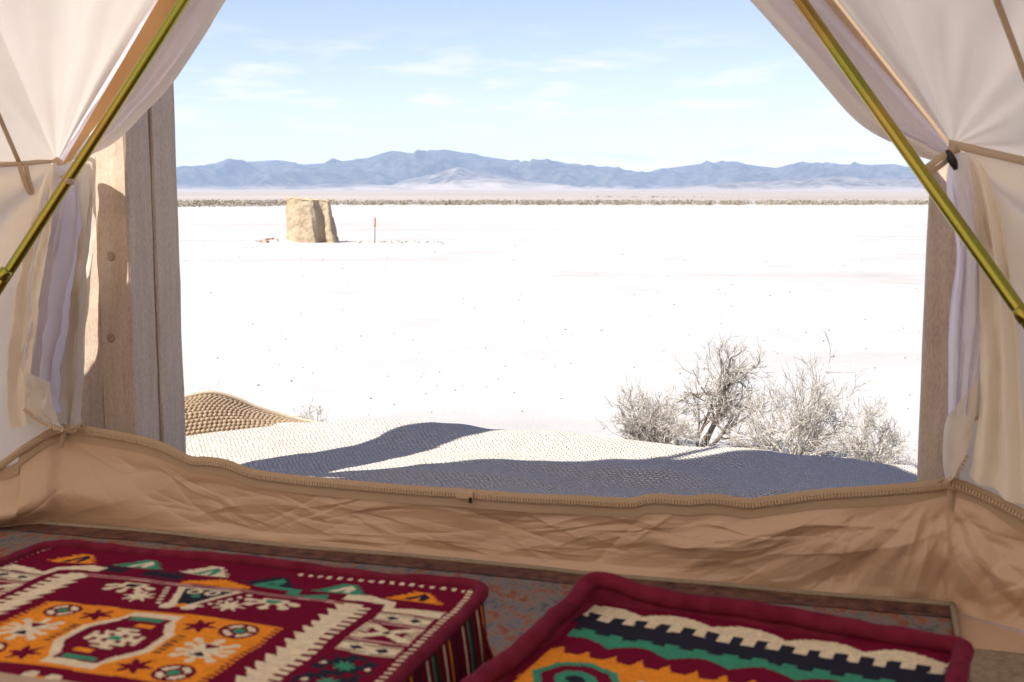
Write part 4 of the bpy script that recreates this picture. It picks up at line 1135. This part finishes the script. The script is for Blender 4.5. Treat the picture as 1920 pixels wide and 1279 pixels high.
def pattern_left(u, v):
    """kilim top, u 0..1 across the far edge, v 0 at the far edge .. 0.92"""
    c = np.empty(u.shape + (3,)); c[:] = BUR
    def put(mask, colr): c[mask] = colr
    cu, cv = 0.49, 0.461
    au, av = np.abs(u - cu), np.abs(v - cv)
    # outer stitched dots along the edges
    put((v > 0.018) & (v < 0.030) & ((u * 46) % 1 < 0.42) & (u > 0.6), CRE)
    put((u > 0.972) & (u < 0.985) & ((v * 60) % 1 < 0.5), CRE); put((u < 0.012) & ((v * 60) % 1 < 0.5), PNK)
    # border motifs along the far band: fir-shaped motifs with a nested chevron
    def fir(cx, cy, w, h, colr, inner):
        for k in range(5):
            hw = w * (1 - 0.17 * k); y0 = cy + h * (0.5 - 0.2 * k - 0.2)
            put((np.abs(u - cx) < hw * (0.82 + 0.18 * (((v * 170) % 1) > 0.5))) & (v > y0) & (v < y0 + h * 0.2 + 0.001), colr)
        P = [(cx - w * 0.45, cy + h * 0.42), (cx + 0.1 * w, cy - h * 0.40), (cx + w * 0.38, cy - h * 0.1), (cx + w * 0.30, cy + h * 0.42), (cx + w * 0.1, cy + h * 0.42), (cx + w * 0.08, cy - 0.02 * h), (cx - w * 0.15, cy + h * 0.42)]
        put(in_poly(u, v, P), inner)
    vf = np.minimum(v, 2 * cv - v)             # far and near bands mirror
    for (cx, a_, b_) in ((0.118, ORA, NAV), (0.279, GRN, CRE), (0.432, CRE, GRN), (0.585, NAV, GRN), (0.735, GRN, CRE), (0.889, ORA, NAV)):
        vs_ = v; 
        fir(cx, 0.063 if cx < 0.5 else 0.078, 0.058, 0.056, a_, b_)
    # zigzag half motifs below
    put((np.abs(u - 0.36) < 0.045) & (np.abs(v - 0.118) < 0.012 + 0.014 * (((u * 60) % 1) > 0.5)), NAV)
    put((np.abs(u - 0.24) < 0.035) & (np.abs(v - 0.112) < 0.012 + 0.012 * (((u * 70) % 1) > 0.5)), NAV)
    put((v > 0.10 + 0.9 * np.abs(u - 0.492) * 0.45 + 0.006 * (((u * 90) % 1) > 0.5)) & (v < 0.148) & (np.abs(u - 0.492) < 0.075), ORA)
    put(in_poly(u, v, [(0.56, 0.098), (0.66, 0.108), (0.668, 0.150), (0.64, 0.145), (0.638, 0.122), (0.56, 0.118)]), GRN)
    put(in_poly(u, v, [(0.66, 0.15), (0.72, 0.12), (0.735, 0.16)]), GRN)
    # white angular ribbons at the corners
    for s in (1, -1):
        U = 0.49 + s * (u - 0.49)
        off = 0.0 if s == 1 else 0.0
        put(in_poly(U, v, [(0.755, 0.108), (0.80, 0.100), (0.865, 0.125), (0.872, 0.160), (0.905, 0.148), (0.965, 0.140), (0.968, 0.178), (0.90, 0.176), (0.855, 0.178), (0.848, 0.140), (0.80, 0.135), (0.76, 0.140)]), CRE)
    # side bands
    for s in (1, -1):
        U = 0.49 + s * (u - 0.49)
        for v0 in (0.205, 0.355, 0.59, 0.74):
            m_ = (U > 0.855) & (U < 0.962) & (v > v0 - 0.021) & (v < v0 + 0.021)
            put(m_, CRE)
            put(m_ & (np.abs(v - v0) > 0.013) & (np.abs(v - v0) < 0.016), NAV)
            for q_ in (0.885, 0.932): put(np.abs(U - q_) + np.abs(v - v0) * 1.4 < 0.014, NAV)
        for v0 in (0.28, 0.665):
            m_ = (U > 0.852) & (U < 0.964) & (np.abs(v - v0) < 0.046)
            put(m_ & (np.abs(v - v0) > 0.040), PNK)
            x, y = (U - 0.908) / 0.05, (v - v0) / 0.036
            put(m_ & (np.abs(np.abs(x) - np.abs(y)) < 0.30) & (np.abs(y) < 1), CRE)
            put(m_ & (np.abs(x) > 0.72) & (np.abs(y) < 0.95) & (((v * 90) % 1) > 0.35), CRE)
            put(m_ & (np.abs(x) + np.abs(y) < 0.30), CRE); put(m_ & (np.abs(x) < 0.13) & (np.abs(y) < 0.16), NAV)
        for v0 in (0.43, 0.50):
            put((np.hypot((U - 0.90) * 0.8, v - v0) < 0.045) & (((U * 55).astype(int) + (v * 55).astype(int)) % 3 > 0), NAV)
            put(star(U, v, 0.90, v0, 0.022, 0.010), GRN)
            put(np.hypot(U - 0.94, v - v0) < 0.006, CRE); put(np.hypot(U - 0.862, v - v0) < 0.006, CRE)
    # serrated white frame
    fx0, fv0 = 0.308, 0.300                                   # half sizes
    inn = (au < fx0 + 0.004) & (av < fv0)
    put((np.abs(av - fv0) < 0.007) & (au < fx0), PNK); put((np.abs(av - fv0) < 0.0025) & (au < fx0), BUR)
    saw = ((v * 30) % 1)
    put((au > fx0 - 0.020 - 0.020 * (1 - saw)) & (au < fx0 + 0.014) & (av < fv0 + 0.005), CRE)
    put((au >= fx0 + 0.010) & (au < fx0 + 0.034) & (((v * 44) % 1) > 0.42) & (av < fv0 + 0.002), CRE)
    # field between frame and orange panel: triangle pendants and stars, both ends
    sg = np.where(v < cv, v, 2 * cv - v)                      # mirrored v
    uu_ = np.where(v < cv, u, 2 * cu - u)
    tri_o = in_poly(uu_, sg, [(0.428, 0.170), (0.570, 0.170), (0.520, 0.285), (0.478, 0.285)])
    tri_i = in_poly(uu_, sg, [(0.446, 0.177), (0.553, 0.177), (0.512, 0.270), (0.488, 0.270)])
    put(tri_o, CRE); put(tri_i, NAV)
    put(np.hypot(uu_ - 0.478, (sg - 0.285)) < 0.016, CRE); put(np.hypot(uu_ - 0.522, (sg - 0.285)) < 0.016, CRE)
    put(np.hypot(uu_ - 0.5, (sg - 0.278)) < 0.010, ORA)
    for q_ in (0.478, 0.516): put((np.abs(np.hypot(uu_ - q_, sg - 0.195) - 0.012) < 0.004), CRE)
    put(np.hypot(uu_ - 0.497, sg - 0.222) < 0.009, GRN)
    for k in range(6):
        put(np.hypot(uu_ - (0.412 + 0.008 * k), (sg - 0.185 - 0.018 * k)) < 0.006, CRE)
        put(np.hypot(uu_ - (0.590 - 0.010 * k), (sg - 0.185 - 0.018 * k)) < 0.006, CRE)
    for cx in (0.395, 0.588): put(star(uu_, sg, cx, 0.252, 0.034, 0.014), CRE); put(star(uu_, sg, cx, 0.252, 0.008, 0.006), NAV) if False else None
    for cx, colr in ((0.343, NAV), (0.648, GRN)):
        for (ox, oy) in ((-.045, 0), (-.035, .022), (.045, 0), (.035, .022), (0, .03)):
            put(np.hypot((uu_ - cx - ox) * 0.8, sg - 0.205 - oy) < 0.0085, CRE)
            seg = np.abs((uu_ - cx) * oy - (sg - 0.20) * ox) / math.hypot(ox, oy)
            put((seg < 0.005) & ((uu_ - cx) * ox + (sg - 0.20) * oy > 0) & (np.hypot(uu_ - cx, sg - 0.20) < math.hypot(ox, oy)), CRE)
        put((np.abs(uu_ - cx) < 0.026) & (np.abs(sg - 0.197) < 0.014), CRE); put((np.abs(uu_ - cx) < 0.015 - 0.4 * (sg - 0.197)) & (np.abs(sg - 0.199) < 0.009), colr)
    # orange panel with serrated sides
    ox_, oy_ = 0.232, 0.140
    put((av < oy_) & (au < ox_ + 0.012 * (((v * 75) % 1) > 0.5) - 0.0 * av), ORA)
    P = (av < oy_ - 0.003) & (au < ox_)
    for (su, sv_) in ((1, 1), (1, -1), (-1, 1), (-1, -1)):
        X, Y = (u - cu) * su, (v - cv) * sv_
        rr2 = np.hypot(X - 0.178, (Y - 0.098)); aa = np.arctan2(Y - 0.098, X - 0.178)
        put(rr2 < 0.034, BUR); put((rr2 > 0.016) & (rr2 < 0.027) & (np.abs(np.sin(aa * 2)) > 0.42), CRE); put(rr2 < 0.010, GRN)
        put(star(X, Y, 0.104, 0.094, 0.034, 0.014, 6), BUR)
    for s in (1, -1):
        X = (u - cu) * s
        for (ox, oy) in ((-.045, .05), (.0, .062), (.045, .05), (-.045, -.05), (0, -.062), (.045, -.05), (.055, .015), (.055, -.015), (-.05, .018), (-.05, -.018)):
            x_, y_ = X - 0.172, (v - cv)
            seg = np.abs(x_ * oy - y_ * ox) / math.hypot(ox, oy); ln = math.hypot(ox, oy) * 0.72
            put((seg < 0.0055) & (x_ * ox + y_ * oy > 0) & (np.hypot(x_, y_) < ln), CRE)
            put(np.hypot(x_ - ox * 0.75, y_ - oy * 0.75) < 0.0085, CRE)
        put(in_poly(X, v - cv, [(0.150, -0.030), (0.194, -0.030), (0.176, 0.0), (0.194, 0.030), (0.150, 0.030), (0.168, 0.0)]), CRE)
        put(in_poly(X, v - cv, [(0.157, -0.026), (0.187, -0.026), (0.172, -0.006)]), BUR); put(in_poly(X, v - cv, [(0.157, 0.026), (0.187, 0.026), (0.172, 0.006)]), NAV)
        put((X > 0.098) & (X < 0.113) & (np.abs(v - cv) < 0.045) & (((v * 80) % 1) > 0.5), NAV)
    # central hexagon medallion
    def hexa(k): return [(cu - 0.047 * k - 0.004, cv - 0.128 * k), (cu + 0.047 * k + 0.004, cv - 0.128 * k), (cu + 0.047 * k + 0.006, cv - 0.098 * k), (cu + 0.092 * k, cv - 0.04 * k), (cu + 0.092 * k, cv + 0.04 * k), (cu + 0.047 * k + 0.006, cv + 0.098 * k), (cu + 0.047 * k + 0.004, cv + 0.128 * k), (cu - 0.047 * k - 0.004, cv + 0.128 * k), (cu - 0.047 * k - 0.006, cv + 0.098 * k), (cu - 0.092 * k, cv + 0.04 * k), (cu - 0.092 * k, cv - 0.04 * k), (cu - 0.047 * k - 0.006, cv - 0.098 * k)]
    put(in_poly(u, v, hexa(1.0)), CRE); put(in_poly(u, v, hexa(0.82)), BUR)
    put((au < 0.032) & (av > 0.084) & (av < 0.100), GRN)
    put((np.abs(u - cu - 0.018) < 0.018) & (np.abs(v - cv + 0.062) < 0.008), ORA); put((np.abs(u - cu + 0.018) < 0.018) & (np.abs(v - cv - 0.062) < 0.008), ORA)
    x_, y_ = (u - cu), (v - cv)
    put((np.abs(x_) < 0.050) & (np.abs(y_) < 0.007), CRE); put((np.abs(y_) < 0.042) & (np.abs(x_) < 0.008), CRE)
    for s in (1, -1):
        put((np.abs(x_ - s * 0.024) < 0.005) & (np.abs(y_) < 0.026), CRE); put((np.abs(x_ - s * 0.046) < 0.005) & (np.abs(y_) < 0.020), CRE)
        put((np.abs(y_ - s * 0.024) < 0.0055) & (np.abs(x_) < 0.034), CRE); put((np.abs(y_ - s * 0.040) < 0.0045) & (np.abs(x_) < 0.022), CRE)
    put((np.abs(x_) < 0.012) & (np.abs(y_) < 0.009), GRN)
    return c

def pattern_right(u, v):
    c = np.empty(u.shape + (3,)); c[:] = BUR
    def put(m, colr): c[m] = colr
    st = (np.floor(u * 30) % 2) * 0.035                       # castle-step edges
    arch = 0.035 * np.abs(np.sin((u + 0.03) * np.pi / 0.20)) ** 0.8
    put((v > 0.035 + 0.035 - arch) & (u > 0.02), CRE)
    put(v > 0.14 - 1.3 * st, NAV)
    put(v > 0.22 + 0.02 * (np.floor(u * 26 + .5) % 2), GRN)
    put(v > 0.315 - 0.04 * np.abs(np.sin(u * np.pi / 0.16)), BUR)
    put(v > 0.395 - 0.045 * (((u * 14) % 1) > 0.5) * (1 - np.abs(((u * 14) % 1) - 0.75) * 4).clip(0, 1), ORA)
    for cx in (0.16, 0.56, 0.96):
        x, y = (u - cx) / 0.10, (v - 0.535) / 0.095
        o8 = np.maximum(np.abs(x), np.abs(y)) + 0.45 * np.minimum(np.abs(x), np.abs(y))
        put(o8 < 1.15, GRN); put(o8 < 0.92, BUR); put(o8 < 0.55, GRN); put(o8 < 0.25, NAV)
    for cx in (0.36, 0.76):
        put((np.abs(u - cx) < 0.06) & (np.abs(v - 0.495) < 0.012 + 0.01 * (((u * 60) % 1) > .5)), CRE)
    put((u < 0.035) & (v > 0.2), BUR)
    return c

def cushion(name, label, FL, FR, zt, depth, pat, nu, nv, pipe_r, sink, crown, sides, lift=0.0):
    FL = np.array(FL[:2]); FR = np.array(FR[:2]); W = np.hypot(*(FR - FL)); eu = (FR - FL) / W; ev = np.array([eu[1], -eu[0]])   # ev towards the camera
    root = empty(name, np.append((FL + FR) / 2 + ev * depth * W / 2, 0.012)); tag(root, label, 'cushion', 'patterned floor cushions')
    us = np.linspace(0, 1, nu + 1); vs = np.linspace(0, depth, nv + 1); Ug, Vg = np.meshgrid(us, vs)
    rc_ = 0.055                                            # rounded corners
    def corner(Ug, Vg):
        # pull corners in so that the outline is rounded
        a = np.clip((rc_ - np.minimum(Ug, 1 - Ug)) / rc_, 0, 1); b = np.clip((rc_ - np.minimum(Vg, depth - Vg)) / rc_, 0, 1)
        k = 1 - 0.29 * np.minimum(a, b)
        su = np.sign(Ug - 0.5); sv_ = np.sign(Vg - depth / 2)
        return Ug - su * a * rc_ * (1 - k) * 1.0, Vg - sv_ * b * rc_ * (1 - k)
    U2, V2 = corner(Ug, Vg)
    eg = np.minimum(np.minimum(Ug, 1 - Ug), np.minimum(Vg, depth - Vg))
    Z = zt - sink * (1 - np.exp(-(eg / 0.05))) * 1.0 + crown * np.sin(np.pi * Ug) * np.sin(np.pi * Vg / depth) + 0.004 * fbm(Ug * 4, Vg * 4, 3)
    def w3(U_, V_, Z_): return np.stack([FL[0] + W * (U_ * eu[0] + V_ * ev[0]), FL[1] + W * (U_ * eu[1] + V_ * ev[1]), Z_], -1)
    G = w3(U2, V2, Z)
    o = grid_obj('top_panel', G, M_TEXT, root)
    fu = 0.5 * (us[:-1] + us[1:]); fv = 0.5 * (vs[:-1] + vs[1:]); FU, FV = np.meshgrid(fu, fv)
    cols = pat(FU + 0.0035 * noise(FU * 11 + 3, FV * 11) + 0.0011 * (np.arange(nv) % 2)[:, None], FV + 0.0035 * noise(FU * 10, FV * 10 + 7))
    paint(o, cols.reshape(-1, 3))
    # outline
    def outline(inset=0.0, n=430):
        P = []
        r = rc_ - inset; lo, hi, hv = inset, 1 - inset, depth - inset
        for (cx, cy, a0) in ((lo + r, lo + r, 180), (hi - r, lo + r, 270), (hi - r, hv - r, 0), (lo + r, hv - r, 90)):
            for a in np.linspace(a0, a0 + 90, 9): P.append((cx + r * math.cos(rad(a)), cy + r * math.sin(rad(a))))
        P.append(P[0]); return resample(np.array(P), n + 1, smooth=False)[:-1]
    ol = outline(-0.004); n = len(ol)
    lz = zt + lift + 0.006 * noise(np.arange(n) * 0.028, 0 * np.arange(n) + 3.3 * zt * 10)
    if lift: 
        cl_ = np.exp(-(((ol[:, 0] - 0.0) ** 2 + (ol[:, 1] - 0.0) ** 2) / 0.012)); lz = lz + 0.014 * cl_
    pth = w3(ol[:, 0], ol[:, 1], lz)
    pth = pth + np.stack([0.0015 * noise(np.arange(n) * 0.15, 0 * np.arange(n) + q_) for q_ in (1.1, 5.2, 8.4)], 1)
    v_, f_ = tube_geo(np.vstack([pth, pth[:2]]), pipe_r * (1 + 0.16 * noise(np.arange(n + 2) * 0.11, 0 * np.arange(n + 2) + 2.0)), 10, caps=False)
    mesh_obj('piping', v_, f_, M_PIPE, root)
    if lift:
        inner = outline(0.022); zi = np.full(n, zt - sink * 0.50)
        Gi = np.stack([pth, w3(ol[:, 0] * 0.985 + 0.0075, ol[:, 1] * 0.985 + 0.0075 * depth, lz - pipe_r * 0.9), w3(inner[:, 0], inner[:, 1], zi)])
        grid_obj('inner_lip', Gi, M_PIPE, root, close_u=True)
    # side panel down to the rug
    rows = []
    for s in np.linspace(0, 1, 20):
        bulge = 0.012 * math.sin(math.pi * s); q_ = outline(-0.004 - bulge)
        rows.append(w3(q_[:, 0], q_[:, 1], lz * (1 - s) + 0.0125 * s))
    Gs = np.stack(rows)
    so = grid_obj('side_panel', Gs, M_TEXT, root, close_u=True)
    k = np.arange(n); stripe = np.array([BUR, NAV, ORA, BUR, CRE, BUR, (0.10, 0.03, 0.02), NAV, GRN, BUR, CRE, BUR, NAV])
    wdt = np.repeat(np.arange(len(stripe)), [2, 1, 1, 2, 1, 2, 2, 1, 1, 2, 1, 3, 1]); cs = stripe[wdt[k % len(wdt)]]
    paint(so, np.tile(cs, (19, 1)) if True else cs)
    return root, w3
zt1 = 0.246
FL1 = at_height(95, 1020, zt1); FR1 = at_height(915, 1102, zt1)
c1, w31 = cushion('floor_cushion', 'wide burgundy kilim floor cushion with orange medallion panel', FL1, FR1, zt1, 0.92, pattern_left, 300, 276, 0.0085, 0.005, 0.012, None)
# red tassel at its far right lower corner
tp = FR1 * (1, 1, 0) + np.append(ET * 0.004 - ND * 0.045, 0)
B = Bag(); r_ = np.random.default_rng(3)
for k in range(46):
    a = r_.uniform(0, 6.28); q_ = r_.uniform(0, 0.012)
    p0 = tp + (0.3 * q_ * math.cos(a), 0.3 * q_ * math.sin(a), 0.222 - r_.uniform(0, 0.05)); p1 = tp + (q_ * math.cos(a) * 1.3 + 0.012, q_ * math.sin(a), 0.13); p2 = tp + (q_ * 1.5 * math.cos(a) + 0.02, q_ * math.sin(a) * 1.5, r_.uniform(0.06, 0.09))
    B.add(tube_geo([p0, p1 + (0, 0, r_.uniform(-.02, .01)), p2], 0.0013, 4, False))
ta = B.build('tassel', pbr('red_wool', (0.16, 0.006, 0.014), (0.26, 0.012, 0.022), 80, 0.9, bstr=0), c1); ta['kind'] = 'stuff'
zt2 = 0.238
FL2 = at_height(1112, 1100, 0.252); FR2 = at_height(1806, 1200, 0.252)
c2, w32 = cushion('floor_cushion', 'smaller blurred floor cushion with cream, navy and green zigzag bands', FL2, FR2, zt2, 1.25, pattern_right, 170, 210, 0.011, 0.008, 0.0, None, lift=0.010)
# pale cloth lying on the near part of the left cushion
Uc, Vc = np.meshgrid(np.linspace(0, 1, 40), np.linspace(0, 1, 30))
ca, cb = at_height(-60, 1249, zt1 + 0.03), at_height(215, 1282, zt1 + 0.03)
dirc = (cb - ca); perp = np.array([-dirc[1], dirc[0], 0]) * -1; perp /= np.linalg.norm(perp)
Gc2 = ca + dirc * Uc[..., None] + perp * (Vc * 0.2)[..., None]
Gc2[..., 2] = zt1 + 0.014 + 0.016 * np.sqrt(np.clip(1 - (1 - np.clip(Vc / 0.10, 0, 1)) ** 2, 0, 1)) * np.sqrt(np.clip(1 - np.clip((Uc - 0.85) / 0.15, 0, 1) ** 2, 0, 1)) + 0.002 * fbm(Uc * 5, Vc * 5, 2)
tag(grid_obj('folded_cloth', Gc2, cloth_mat('beige_linen', (0.42, 0.30, 0.21), (0.50, 0.37, 0.27), 0.05, 900), thick=0.004), 'edge of folded beige cloth lying on the left cushion', 'cloth')

# ------------------------------------------------------------------ haze
v, f = box_geo((0, 8000, 395), (24000, 0, 0), (0, 14500, 0), (0, 0, 405))
hz = mesh_obj('haze', v, f, None, smooth=False); hz['kind'] = 'stuff'
hm, t, out = new_mat('haze_air')
pv = N(t, 'ShaderNodeVolumePrincipled'); pv.inputs['Color'].default_value = (0.55, 0.72, 1.0, 1); pv.inputs['Density'].default_value = 5.0e-5
pv.inputs['Anisotropy'].default_value = 0.0
t.links.new(pv.outputs[0], out.inputs['Volume'])
hz.data.materials.append(hm)
